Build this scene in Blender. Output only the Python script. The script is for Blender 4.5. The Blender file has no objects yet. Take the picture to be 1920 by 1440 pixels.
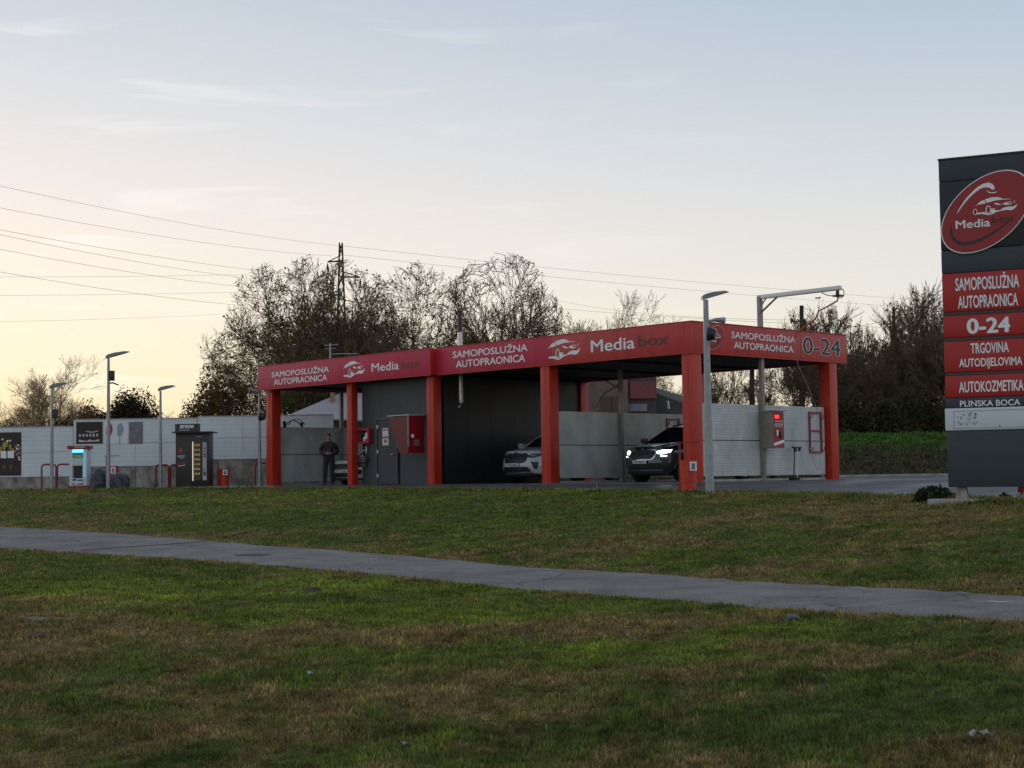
import bpy, bmesh, math, random
import numpy as np
from mathutils import Vector, Matrix
from mathutils.geometry import tessellate_polygon
random.seed(7); np.random.seed(7)
sc = bpy.context.scene
# ------------------------------------------------------------------ camera, sky, sun, exposure
FPX = 2884.0                                   # focal length in pixels of a 1920 wide frame
PITCH = math.atan(174/FPX); ROLL = .014
CAMZ = .227
r0 = Vector((1, 0, 0)); u0 = Vector((0, -math.sin(PITCH), math.cos(PITCH))); FW = Vector((0, math.cos(PITCH), math.sin(PITCH)))
RT = r0*math.cos(ROLL) - u0*math.sin(ROLL); UP = r0*math.sin(ROLL) + u0*math.cos(ROLL)
cam = bpy.data.objects.new('camera', bpy.data.cameras.new('camera')); sc.collection.objects.link(cam)
cam.data.sensor_width = 36; cam.data.lens = FPX/1920*36; cam.data.clip_start = .1; cam.data.clip_end = 9000
m = Matrix((RT, UP, -FW)).transposed().to_4x4(); m.translation = (0, 0, CAMZ); cam.matrix_world = m
sc.camera = cam

SUN_AZ = math.radians(-31)                     # left of the view direction (+Y), just outside the frame
SUN_EL = math.radians(1.2)
world = bpy.data.worlds.new('World'); sc.world = world; world.use_nodes = True
def build_sky():
    nt = world.node_tree; nt.nodes.clear(); N = nt.nodes.new; L = nt.links.new
    out = N('ShaderNodeOutputWorld'); bg = N('ShaderNodeBackground'); bg.inputs[1].default_value = 1.0
    sky = N('ShaderNodeTexSky'); sky.sky_type = 'NISHITA'; sky.sun_disc = False
    sky.sun_elevation = SUN_EL; sky.sun_rotation = SUN_AZ
    sky.air_density = 1.0; sky.dust_density = 1.2; sky.ozone_density = 2.5; sky.altitude = 100
    sc1 = N('ShaderNodeVectorMath'); sc1.operation = 'SCALE'; sc1.inputs['Scale'].default_value = SKY_K
    L(sky.outputs[0], sc1.inputs[0])
    # high thin cirrus: stretched noise on the direction, brighter towards the sun
    tc = N('ShaderNodeTexCoord'); sep = N('ShaderNodeSeparateXYZ'); L(tc.outputs['Generated'], sep.inputs[0])
    def M(op, a, b=None, c=None, clamp=False):
        n = N('ShaderNodeMath'); n.operation = op; n.use_clamp = clamp
        for i, q in enumerate((a, b, c)):
            if q is None: continue
            if isinstance(q, (int, float)): n.inputs[i].default_value = q
            else: L(q, n.inputs[i])
        return n.outputs[0]
    zc = M('MAXIMUM', sep.outputs[2], 0.0)
    az = M('ARCTAN2', sep.outputs[0], sep.outputs[1])
    sx, cx = math.sin(SUN_AZ), math.cos(SUN_AZ)
    dx = M('MULTIPLY', sep.outputs[0], sx); dot = M('ADD', dx, M('MULTIPLY', sep.outputs[1], cx))
    # warm dusk glow hugging the horizon, strongest round the sun and fading all the way round
    ramp = N('ShaderNodeValToRGB'); e = ramp.color_ramp; e.interpolation = 'B_SPLINE'
    hor = SKY_RAMP
    e.elements[0].position, e.elements[0].color = hor[0][0], hor[0][1]+(1,)
    e.elements[1].position, e.elements[1].color = hor[-1][0], hor[-1][1]+(1,)
    for pz, cc in hor[1:-1]:
        q = e.elements.new(pz); q.color = cc+(1,)
    L(zc, ramp.inputs[0])
    ramp2 = N('ShaderNodeValToRGB'); e = ramp2.color_ramp; e.interpolation = 'B_SPLINE'
    hor = SKY_RAMP_SUN
    e.elements[0].position, e.elements[0].color = hor[0][0], hor[0][1]+(1,)
    e.elements[1].position, e.elements[1].color = hor[-1][0], hor[-1][1]+(1,)
    for pz, cc in hor[1:-1]:
        q = e.elements.new(pz); q.color = cc+(1,)
    L(zc, ramp2.inputs[0])
    f = M('POWER', M('MULTIPLY_ADD', dot, .5, .5, clamp=True), 9.0)
    mx = N('ShaderNodeMix'); mx.data_type = 'RGBA'; L(f, mx.inputs[0]); L(ramp.outputs[0], mx.inputs[6]); L(ramp2.outputs[0], mx.inputs[7])
    # physical sky supplies part of the light, the measured dusk gradient the rest
    mxs = N('ShaderNodeMix'); mxs.data_type = 'RGBA'; mxs.inputs[0].default_value = .80
    L(sc1.outputs[0], mxs.inputs[6]); L(mx.outputs[2], mxs.inputs[7])
    comb = N('ShaderNodeCombineXYZ')
    L(M('MULTIPLY', az, 5.0), comb.inputs[0]); L(M('MULTIPLY', M('ARCSINE', zc), 42.0), comb.inputs[1])
    ns = N('ShaderNodeTexNoise'); ns.inputs['Scale'].default_value = 1.3; ns.inputs['Detail'].default_value = 5; ns.inputs['Distortion'].default_value = .6
    L(comb.outputs[0], ns.inputs['Vector'])
    cl = N('ShaderNodeMapRange'); cl.inputs[1].default_value = .57; cl.inputs[2].default_value = .80; L(ns.outputs[0], cl.inputs[0])
    amt = M('MULTIPLY', M('MULTIPLY', cl.outputs[0], .75), M('POWER', M('MULTIPLY_ADD', dot, .5, .5, clamp=True), 16.0))
    amt = M('MULTIPLY', amt, M('SUBTRACT', 1.0, M('MULTIPLY', zc, 1.2), clamp=True), clamp=True)
    mc = N('ShaderNodeMix'); mc.data_type = 'RGBA'; L(amt, mc.inputs[0]); L(mxs.outputs[2], mc.inputs[6]); mc.inputs[7].default_value = (1.08, 1.0, .93, 1)
    L(mc.outputs[2], bg.inputs[0]); L(bg.outputs[0], out.inputs[0])
SKY_K = .10
SKY_RAMP = [(0.0, (.90, .76, .60)), (.05, (.88, .79, .68)), (.11, (.82, .79, .74)), (.19, (.63, .69, .74)), (.30, (.40, .51, .64)), (.6, (.40, .46, .54)), (1.0, (.38, .43, .51))]
SKY_RAMP_SUN = [(0.0, (1.22, .70, .32)), (.03, (1.22, .82, .47)), (.08, (1.20, .94, .70)), (.14, (1.05, .90, .79)), (.23, (.84, .82, .81)), (.34, (.57, .65, .73)), (.6, (.45, .53, .62)), (1.0, (.36, .43, .53))]
build_sky()
sun = bpy.data.objects.new('sun', bpy.data.lights.new('sun', 'SUN')); sc.collection.objects.link(sun)
sun.data.energy = .35; sun.data.angle = math.radians(3); sun.data.color = (1, .55, .28)
sd = Vector((math.sin(SUN_AZ)*math.cos(SUN_EL), math.cos(SUN_AZ)*math.cos(SUN_EL), math.sin(SUN_EL)+.03))
sun.rotation_euler = (-sd).to_track_quat('-Z', 'Y').to_euler()
sc.view_settings.view_transform = 'Standard'; sc.view_settings.look = 'None'
sc.view_settings.exposure = 0.28; sc.view_settings.gamma = 1.0; sc.view_settings.use_curve_mapping = False
sc.cycles.max_bounces = 6; sc.cycles.transparent_max_bounces = 8
sc.render.film_transparent = False

# ------------------------------------------------------------------ helpers
def at(px, py, Y):
    """world point seen at photograph pixel (px, py) at forward distance Y"""
    d = FW + RT*((px-960)/FPX) - UP*((py-720)/FPX)
    return Vector((0, 0, CAMZ)) + d*(Y/d.y)
def ray_plane(px, py, o, n):
    d = FW + RT*((px-960)/FPX) - UP*((py-720)/FPX); c = Vector((0, 0, CAMZ))
    return c + d*((Vector(o)-c).dot(n)/d.dot(n))

_m = {}
def mat(name, col, rough=.7, metal=0.0, var=0.0, vscale=3.0, bump=0.0, bscale=20.0, col2=None, spec=.5, coord='Object', stretch=None, emit=None, estr=0.0, trans=0.0, clear=0.0):
    if name in _m: return _m[name]
    M = bpy.data.materials.new(name); M.use_nodes = True; nt = M.node_tree; b = nt.nodes['Principled BSDF']; N = nt.nodes.new; L = nt.links.new
    b.inputs['Base Color'].default_value = tuple(col)+(1,)
    b.inputs['Roughness'].default_value = rough; b.inputs['Metallic'].default_value = metal
    b.inputs['Specular IOR Level'].default_value = spec
    if clear: b.inputs['Coat Weight'].default_value = clear; b.inputs['Coat Roughness'].default_value = .08
    if trans: b.inputs['Transmission Weight'].default_value = trans
    if emit: b.inputs['Emission Color'].default_value = tuple(emit)+(1,); b.inputs['Emission Strength'].default_value = estr
    if var or bump:
        tc = N('ShaderNodeTexCoord'); mp = N('ShaderNodeMapping'); L(tc.outputs[coord], mp.inputs[0])
        if stretch: mp.inputs['Scale'].default_value = stretch
    if var:
        ns = N('ShaderNodeTexNoise'); ns.inputs['Scale'].default_value = vscale; ns.inputs['Detail'].default_value = 6; ns.inputs['Roughness'].default_value = .65; L(mp.outputs[0], ns.inputs['Vector'])
        mr = N('ShaderNodeMapRange'); mr.inputs[1].default_value = .32; mr.inputs[2].default_value = .68; L(ns.outputs[0], mr.inputs[0])
        mx = N('ShaderNodeMix'); mx.data_type = 'RGBA'; L(mr.outputs[0], mx.inputs[0])
        c2 = col2 if col2 else tuple(c*(1-var) for c in col)
        c1 = col if col2 else tuple(min(1, c*(1+var*.6)) for c in col)
        mx.inputs[6].default_value = tuple(c2)+(1,); mx.inputs[7].default_value = tuple(c1)+(1,)
        L(mx.outputs[2], b.inputs['Base Color'])
        rr = N('ShaderNodeMapRange'); rr.inputs[3].default_value = max(.03, rough-.12); rr.inputs[4].default_value = min(1, rough+.12); L(ns.outputs[0], rr.inputs[0]); L(rr.outputs[0], b.inputs['Roughness'])
    if bump:
        n2 = N('ShaderNodeTexNoise'); n2.inputs['Scale'].default_value = bscale; n2.inputs['Detail'].default_value = 5; L(mp.outputs[0], n2.inputs['Vector'])
        bp = N('ShaderNodeBump'); bp.inputs['Strength'].default_value = bump; bp.inputs['Distance'].default_value = .02; L(n2.outputs[0], bp.inputs['Height']); L(bp.outputs[0], b.inputs['Normal'])
    _m[name] = M; return M

def vcol_mat(name, rough=.85, trans=0.0, bump=0.0, bscale=30, mul=1.0):
    """material that reads the natural colour of turf or leaves from a colour attribute"""
    M = bpy.data.materials.new(name); M.use_nodes = True; nt = M.node_tree; b = nt.nodes['Principled BSDF']; N = nt.nodes.new; L = nt.links.new
    a = N('ShaderNodeAttribute'); a.attribute_name = 'col'
    tc = N('ShaderNodeTexCoord'); ns = N('ShaderNodeTexNoise'); ns.inputs['Scale'].default_value = bscale; ns.inputs['Detail'].default_value = 6; L(tc.outputs['Object'], ns.inputs['Vector'])
    mr = N('ShaderNodeMapRange'); mr.inputs[1].default_value = .3; mr.inputs[2].default_value = .7; mr.inputs[3].default_value = .55*mul; mr.inputs[4].default_value = 1.35*mul; L(ns.outputs[0], mr.inputs[0])
    vm = N('ShaderNodeVectorMath'); vm.operation = 'SCALE'; L(a.outputs['Color'], vm.inputs[0]); L(mr.outputs[0], vm.inputs['Scale'])
    L(vm.outputs[0], b.inputs['Base Color']); b.inputs['Roughness'].default_value = rough; b.inputs['Specular IOR Level'].default_value = .12
    if bump:
        bp = N('ShaderNodeBump'); bp.inputs['Strength'].default_value = bump; bp.inputs['Distance'].default_value = .03; L(ns.outputs[0], bp.inputs['Height']); L(bp.outputs[0], b.inputs['Normal'])
    if trans:
        tr = N('ShaderNodeBsdfTranslucent'); L(vm.outputs[0], tr.inputs[0]); ms = N('ShaderNodeMixShader'); ms.inputs[0].default_value = trans
        out = nt.nodes['Material Output']; L(b.outputs[0], ms.inputs[1]); L(tr.outputs[0], ms.inputs[2]); L(ms.outputs[0], out.inputs[0])
    return M

def panel_mat(name, col, lines=12.0, dirt=.25, rough=.45, axis=2, depth=.5):
    """sandwich panel: fine horizontal ribs as relief, rain dirt"""
    M = bpy.data.materials.new(name); M.use_nodes = True; nt = M.node_tree; b = nt.nodes['Principled BSDF']; N = nt.nodes.new; L = nt.links.new
    tc = N('ShaderNodeTexCoord'); sp = N('ShaderNodeSeparateXYZ'); L(tc.outputs['Object'], sp.inputs[0])
    w = N('ShaderNodeMath'); w.operation = 'MULTIPLY'; w.inputs[1].default_value = lines; L(sp.outputs[axis], w.inputs[0])
    fr = N('ShaderNodeMath'); fr.operation = 'PINGPONG'; fr.inputs[1].default_value = .5; L(w.outputs[0], fr.inputs[0])
    st = N('ShaderNodeMapRange'); st.inputs[1].default_value = .0; st.inputs[2].default_value = .12; L(fr.outputs[0], st.inputs[0])
    bp = N('ShaderNodeBump'); bp.inputs['Strength'].default_value = depth; bp.inputs['Distance'].default_value = .012; L(st.outputs[0], bp.inputs['Height'])
    mp = N('ShaderNodeMapping'); mp.inputs['Scale'].default_value = (.7, .7, .35) if axis == 2 else (1, 1, 1); L(tc.outputs['Object'], mp.inputs[0])
    ns = N('ShaderNodeTexNoise'); ns.inputs['Scale'].default_value = 2.3; ns.inputs['Detail'].default_value = 8; ns.inputs['Roughness'].default_value = .7; L(mp.outputs[0], ns.inputs['Vector'])
    mr = N('ShaderNodeMapRange'); mr.inputs[1].default_value = .35; mr.inputs[2].default_value = .7; L(ns.outputs[0], mr.inputs[0])
    mx = N('ShaderNodeMix'); mx.data_type = 'RGBA'; L(mr.outputs[0], mx.inputs[0])
    mx.inputs[7].default_value = tuple(col)+(1,); mx.inputs[6].default_value = tuple(c*(1-dirt) for c in col)+(1,)
    m2 = N('ShaderNodeMix'); m2.data_type = 'RGBA'; m2.blend_type = 'MULTIPLY'; m2.inputs[0].default_value = 1.0
    mr2 = N('ShaderNodeMapRange'); mr2.inputs[3].default_value = .86; mr2.inputs[4].default_value = 1; L(st.outputs[0], mr2.inputs[0])
    L(mx.outputs[2], m2.inputs[6]); L(mr2.outputs[0], m2.inputs[7])
    L(m2.outputs[2], b.inputs['Base Color']); L(bp.outputs[0], b.inputs['Normal']); b.inputs['Roughness'].default_value = rough
    return M

def link(o, parent=None):
    sc.collection.objects.link(o)
    if parent: o.parent = parent
    return o
def tag(o, label=None, cat=None, group=None, kind=None):
    if label: o['label'] = label
    if cat: o['category'] = cat
    if group: o['group'] = group
    if kind: o['kind'] = kind
    return o
def empty(name, label, cat, loc=(0, 0, 0), rz=0.0, group=None):
    o = bpy.data.objects.new(name, None); o.location = loc; o.rotation_euler = (0, 0, rz); o.empty_display_size = .2
    link(o); return tag(o, label, cat, group)
def mesh_obj(name, verts, faces, mats, parent=None, smooth=False, fm=None):
    me = bpy.data.meshes.new(name); me.from_pydata([tuple(v) for v in verts], [], faces)
    for k in (mats if isinstance(mats, (list, tuple)) else [mats]): me.materials.append(k)
    if fm is not None: me.polygons.foreach_set('material_index', fm)
    if smooth: me.polygons.foreach_set('use_smooth', [True]*len(me.polygons))
    me.update()
    return link(bpy.data.objects.new(name, me), parent)

class MB:
    """collects shapes, builds ONE mesh object"""
    def __init__(s): s.v = []; s.f = []; s.m = []; s.k = 0
    def use(s, k): s.k = k; return s
    def add(s, vs, fs):
        n = len(s.v); s.v += [tuple(q) for q in vs]; s.f += [tuple(i+n for i in f) for f in fs]; s.m += [s.k]*len(fs); return s
    def box(s, x0, x1, y0, y1, z0, z1, bev=0.0, M=None):
        if bev > 0:
            b = min(bev, (x1-x0)*.45, (y1-y0)*.45, (z1-z0)*.45)
            bm = bmesh.new(); bmesh.ops.create_cube(bm, size=1)
            for q in bm.verts: q.co = Vector(((x0+x1)/2+q.co.x*(x1-x0), (y0+y1)/2+q.co.y*(y1-y0), (z0+z1)/2+q.co.z*(z1-z0)))
            bmesh.ops.bevel(bm, geom=bm.edges[:], offset=b, segments=2, affect='EDGES', profile=.6)
            bm.verts.ensure_lookup_table(); vs = [q.co.copy() for q in bm.verts]; fs = [[q.index for q in f.verts] for f in bm.faces]; bm.free()
        else:
            vs = [Vector(q) for q in ((x0,y0,z0),(x1,y0,z0),(x1,y1,z0),(x0,y1,z0),(x0,y0,z1),(x1,y0,z1),(x1,y1,z1),(x0,y1,z1))]
            fs = [(0,3,2,1),(4,5,6,7),(0,1,5,4),(1,2,6,5),(2,3,7,6),(3,0,4,7)]
        if M is not None: vs = [M @ q for q in vs]
        return s.add(vs, fs)
    def tube(s, pts, r, n=8, cap=True):
        pts = [Vector(p) for p in pts]; rs = r if isinstance(r, (list, tuple)) else [r]*len(pts)
        vs = []; fs = []; prev = None
        for i, p in enumerate(pts):
            t = (pts[min(i+1, len(pts)-1)]-pts[max(i-1, 0)]).normalized()
            if prev is None:
                a = Vector((0, 0, 1)) if abs(t.z) < .9 else Vector((1, 0, 0)); x = t.cross(a).normalized()
            else: x = (prev - t*prev.dot(t)).normalized()
            prev = x; y = t.cross(x)
            for k in range(n):
                a = 2*math.pi*k/n; vs.append(p + (x*math.cos(a)+y*math.sin(a))*rs[i])
        for i in range(len(pts)-1):
            for k in range(n):
                a = i*n+k; b = i*n+(k+1) % n; fs.append((a, b, b+n, a+n))
        if cap: fs.append(tuple(range(n))[::-1]); fs.append(tuple(range((len(pts)-1)*n, len(pts)*n)))
        return s.add(vs, fs)
    def poly(s, pts2, y, t=.004):
        """closed 2D outline (x, z) as a thin plate whose front lies at y (facing -y)"""
        tri = tessellate_polygon([[Vector((a, b, 0)) for a, b in pts2]]); n = len(pts2)
        vs = [(a, y, b) for a, b in pts2]+[(a, y+t, b) for a, b in pts2]
        area = sum(pts2[i][0]*pts2[(i+1) % n][1]-pts2[(i+1) % n][0]*pts2[i][1] for i in range(n))
        fs = [tuple(f) for f in tri]
        fs += [tuple(q+n for q in f[::-1]) for f in tri]
        for i in range(n): j = (i+1) % n; fs.append((i, i+n, j+n, j))
        return s.add(vs, fs)
    def build(s, name, mats, parent=None, smooth=False):
        o = mesh_obj(name, s.v, s.f, mats, parent, smooth, s.m if isinstance(mats, (list, tuple)) and len(mats) > 1 else None)
        bm = bmesh.new(); bm.from_mesh(o.data); bmesh.ops.recalc_face_normals(bm, faces=bm.faces[:]); bm.to_mesh(o.data); bm.free()
        if smooth: 
            try: o.data.set_sharp_from_angle(angle=math.radians(38))
            except Exception: pass
        return o
def bx(name, b, m_, parent, bev=0.0, M=None):
    return MB().box(*b, bev=bev, M=M).build(name, m_, parent, smooth=bev > 0)

_txt = {}
def text_verts(body, bold=.03, shear=0.0):
    key = (body, bold, shear)
    if key not in _txt:
        cu = bpy.data.curves.new('t', 'FONT'); cu.body = body; cu.size = 1; cu.offset = 0; cu.shear = shear; cu.resolution_u = 3; cu.fill_mode = 'FRONT'
        o = bpy.data.objects.new('t', cu); sc.collection.objects.link(o)
        dg = bpy.context.evaluated_depsgraph_get(); dg.update()
        me = bpy.data.meshes.new_from_object(o.evaluated_get(dg), depsgraph=dg)
        v = np.array([q.co[:] for q in me.vertices]).reshape(-1, 3); f = [tuple(p.vertices) for p in me.polygons]
        # heavier strokes: the outline laid down five times, each a hair further out
        nv = len(v); V = []; F_ = []
        for i, (dx, dy) in enumerate(((0, 0), (1, 0), (-1, 0), (0, .7), (0, -.7))):
            if i and bold <= 0: break
            q = v.copy(); q[:, 0] += dx*bold*.55; q[:, 1] += dy*bold*.55; q[:, 2] = i; V.append(q); F_ += [tuple(k+i*nv for k in p) for p in f]
        v = np.concatenate(V); f = F_
        bpy.data.objects.remove(o); bpy.data.curves.remove(cu); bpy.data.meshes.remove(me)
        _txt[key] = (v, f)
    return _txt[key]
def lettering(name, body, parent, mt, cx, cz, w, h, y, bold=.03, shear=0.0, M=None, grow=0.0):
    """flat printed letters in the local x/z plane, facing -y, fitted to w x h round (cx, cz)"""
    v, f = text_verts(body, bold, shear)
    b0 = text_verts(body, .03, shear)[0] if grow else v
    lo, hi = b0.min(0), b0.max(0); k = (v-(lo+hi)/2)/(hi-lo+1e-9)[None, :]
    P = [Vector((cx+q[0]*w, y-l*.0005, cz+q[1]*h)) for q, l in zip(k, v[:, 2])]
    if M is not None: P = [M @ q for q in P]
    return mesh_obj(name, P, f, mt, parent)

def copy_tree(o, parent=None):
    c = o.copy(); sc.collection.objects.link(c); c.parent = parent
    for ch in list(o.children): copy_tree(ch, c)
    return c

# value noise
_rng = np.random.RandomState(3); _lat = _rng.rand(256, 256)
def vnoise(x, y):
    xi = np.floor(x).astype(int); yi = np.floor(y).astype(int); fx = x-xi; fy = y-yi
    fx = fx*fx*(3-2*fx); fy = fy*fy*(3-2*fy)
    g = lambda a, b: _lat[a & 255, b & 255]
    return (g(xi, yi)*(1-fx)+g(xi+1, yi)*fx)*(1-fy)+(g(xi, yi+1)*(1-fx)+g(xi+1, yi+1)*fx)*fy
def fbm(x, y, o=4):
    s = 0; a = .5; t = 0
    for i in range(o): s = s+a*vnoise(x*2**i+17*i, y*2**i+5*i); t += a; a *= .5
    return s/t

# ------------------------------------------------------------------ terrain: rows of (distance, height) per azimuth
KP = np.array([-500, 0, 480, 960, 1440, 1920, 2500.]); KT = (KP-960)/2889.
ROWS = [  # (Y, z) at each azimuth
 ([2]*7, [-2.3]*7),
 ([12.2, 11.5, 11.2, 11.0, 10, 8.8, 8.5], [-1.85, -1.80, -1.80, -1.75, -1.72, -1.68, -1.7]),
 ([20, 18.4, 17.6, 16.8, 13.8, 11.0, 10.5], [-1.25, -1.30, -1.35, -1.38, -1.42, -1.44, -1.45]),
 ([37, 31, 25.5, 20.5, 17.3, 15.0, 13.4], [-1.05, -1.08, -1.165, -1.26, -1.288, -1.24, -1.2]),
 ([46, 39, 31, 24.5, 20.8, 18.0, 16], [-.80, -.85, -1.07, -1.19, -1.256, -1.25, -1.2]),
 ([50, 47, 42, 34.5, 28.5, 24.3, 21.5], [-.45, -.36, -.42, -.50, -.58, -.62, -.65]),
 ([56, 53, 50, 41.5, 34.2, 27.5, 24], [.03, .03, -.02, -.12, -.22, -.30, -.33]),
 ([60, 56, 53.5, 46, 40, 35, 32], [.0, .0, .0, .0, .0, .0, .0])]
def rowY(k, t): return np.interp(t, KT, ROWS[k][0])
def rowZ(k, t): return np.interp(t, KT, ROWS[k][1])
def sstep(a, b, x): q = np.clip((x-a)/(b-a), 0, 1); return q*q*(3-2*q)
def terrain0(x, y):
    yy = np.maximum(y, 2.0); t = np.clip(x/yy, -.6, .6)
    z = rowZ(0, t)
    for k in range(7):
        a, b = rowY(k, t), rowY(k+1, t); u = np.clip((yy-a)/(b-a), 0, 1)
        z = np.where(yy > a, rowZ(k, t)*(1-u)+rowZ(k+1, t)*u, z)
    return z
def bank(x, y):
    t = x/np.maximum(y, 2.0)
    return 2.0*sstep(66.5, 73, y+.0*x)*sstep(.06, .12, t)
def terrain(x, y):
    x = np.asarray(x, float); y = np.asarray(y, float); s = 0
    for d in (-.8, -.4, 0, .4, .8): s = s+terrain0(x, y+d)
    z = s/5+bank(x, y)
    t = x/np.maximum(y, 2.0)
    lawn = ((y < rowY(3, t)-.3) | ((y > rowY(4, t)+.3) & (y < rowY(6, t)-.6))) & (y > 1)
    return z+np.where(lawn, (fbm(x*.9, y*.9)-.5)*.10+(fbm(x*3.1, y*3.1, 2)-.5)*.035, 0)
def tz(x, y): return float(terrain(np.array([x]), np.array([y]))[0])
def ground_px(px, py):
    """world point of the terrain seen at a photograph pixel"""
    c = np.array([0, 0, CAMZ]); d = np.array(FW + RT*((px-960)/FPX) - UP*((py-720)/FPX)); Y = np.arange(7, 80, .05)
    P = c+d[None, :]*(Y/d[1])[:, None]; z = terrain(P[:, 0], P[:, 1]); i = int(np.argmax(P[:, 2] < z)); return Vector(P[i])

# turf colour: dry and lush patches where they grow
GREEN = np.array([.066, .092, .016]); LUSH = np.array([.125, .150, .020]); DRY = np.array([.168, .116, .048]); DARK = np.array([.042, .052, .018])
PATCH = [  # px, py, half width m, half depth m, kind(dry, lush, green), amount
 (250,1100,3.2,1.6,'l',.8),(480,1110,3,1.3,'l',.9),(620,1150,2,1,'l',.6),(1180,1215,2.6,.9,'l',.9),(1000,1150,2,1,'l',.6),(1350,1200,1.6,.8,'l',.6),(700,1040,3,1,'l',.5),(1100,1050,3,.7,'l',.5),
 (1900,1205,.5,.3,'g',1),(1500,1340,1.6,.7,'g',.9),(1750,1350,1.6,.7,'g',1),(800,1230,1.7,.6,'g',.9),(640,1250,.5,.3,'g',.8),(900,1240,1,.5,'g',.6),(1250,1280,1.5,.5,'g',.5),(1500,1270,1.4,.5,'g',.5),
 (150,1130,3,1.1,'d',.6),(60,1180,2.5,1.6,'d',.8),(560,1190,2.2,1,'d',.9),(760,1180,2,.8,'d',.9),(1230,1160,2.5,.7,'d',.8),(1650,1230,1.5,.8,'d',.7),(1500,1160,2.5,.5,'d',.8),(1800,1260,1.5,.8,'d',.6),(1100,1270,2,.8,'d',.7),(700,1300,1.3,.5,'d',.8),(900,1290,1.2,.3,'d',.9),(620,1370,.9,.7,'d',.9),(700,1420,.8,.3,'d',.9),(200,1350,1.5,1.3,'d',.6),(60,1400,1,.6,'d',.6),(1600,1380,1.2,.4,'d',.6),(1850,1400,1,.3,'d',.6),(1080,1410,.7,.3,'d',.7),
 (200,975,5,2.2,'d',.7),(420,1000,3,1.2,'d',.8),(60,950,5,2,'d',.4),(1120,1035,1.8,.6,'d',.5),(1000,1035,2,.6,'d',.6),(1450,1070,2.6,.7,'d',.9),(1550,950,3,1.4,'d',.7),(1750,990,3,1.4,'d',.9),(1850,960,2,1,'d',.7),(1100,945,2.4,1,'d',.5),(1640,1030,2,.8,'d',.7),(1400,1020,2,.6,'d',.5),(1300,975,3,.8,'d',.5),
 (750,960,7,3,'g',.8),(950,985,4,1.8,'g',.9),(1300,1050,3,.9,'g',.6),(500,930,8,2,'l',.6),(1000,925,6,1.2,'l',.7),(1800,1060,2,1,'g',.9)]
_pp = [(ground_px(a, b), c, d, e, f) for a, b, c, d, e, f in PATCH]
def turf(x, y):
    n = fbm(x*.8+3, y*.7+9, 5); n2 = fbm(x*2.6+40, y*2.2, 4); n3 = fbm(x*8, y*7+80, 3)
    dry = .24+(n-.5)*1.7+(n2-.5)*1.7; lush = (fbm(x*.35+70, y*.35+20, 3)-.55)*1.3; grn = np.zeros_like(x)
    wx = (fbm(x*.8+5, y*.8)-.5)*2.4; wy = (fbm(x*.8, y*.8+31)-.5)*2.4
    for p, a, b, k, w in _pp:
        q = np.exp(-(((x+wx-p.x)/a)**2+((y+wy-p.y)/b)**2))*w
        if k == 'd': dry = dry+q*.5
        elif k == 'l': lush = lush+q*1.1; dry = dry-q*.8
        else: grn = grn+q; dry = dry-q*.9
    t = x/np.maximum(y, 2)
    edge = np.exp(-((y-rowY(4, t)-.15)/.45)**2)+np.exp(-((y-rowY(3, t)+.15)/.35)**2); dry = dry+edge*.45
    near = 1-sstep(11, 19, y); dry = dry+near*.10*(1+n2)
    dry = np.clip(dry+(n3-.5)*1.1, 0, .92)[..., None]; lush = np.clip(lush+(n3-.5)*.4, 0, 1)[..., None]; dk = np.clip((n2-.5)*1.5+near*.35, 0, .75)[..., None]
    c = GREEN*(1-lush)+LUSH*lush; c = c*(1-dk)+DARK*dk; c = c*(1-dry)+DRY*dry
    bk = (bank(x, y) > .02)[..., None]
    up = sstep(.9, 1.7, bank(x, y)+(n2-.5)*.6)[..., None]
    return np.where(bk, np.array([.05, .11, .02])*up+(np.array([.055, .05, .028])*(.6+n3[..., None]*.8))*(1-up), c)
def set_col(me, cols):
    a = me.color_attributes.new('col', 'FLOAT_COLOR', 'POINT'); d = np.ones((len(cols), 4), np.float32); d[:, :3] = cols; a.data.foreach_set('color', d.ravel())
def grid_mesh(name, X, Y, Z, mt, cols=None, parent=None, smooth=True):
    ny, nx = X.shape; me = bpy.data.meshes.new(name); n = nx*ny; co = np.stack([X, Y, Z], -1).reshape(-1, 3).astype(np.float32)
    i = np.arange(nx-1)[None, :]+np.arange(ny-1)[:, None]*nx; q = np.stack([i, i+1, i+1+nx, i+nx], -1).reshape(-1, 4)
    me.vertices.add(n); me.vertices.foreach_set('co', co.ravel()); me.loops.add(q.size); me.polygons.add(len(q))
    me.loops.foreach_set('vertex_index', q.ravel().astype(np.int32)); me.polygons.foreach_set('loop_start', (np.arange(len(q))*4).astype(np.int32)); me.polygons.foreach_set('loop_total', np.full(len(q), 4, np.int32))
    me.update(); me.validate()
    if smooth: me.polygons.foreach_set('use_smooth', np.ones(len(q), bool))
    if cols is not None: set_col(me, cols.reshape(-1, 3))
    me.materials.append(mt); return link(bpy.data.objects.new(name, me), parent)

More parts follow.
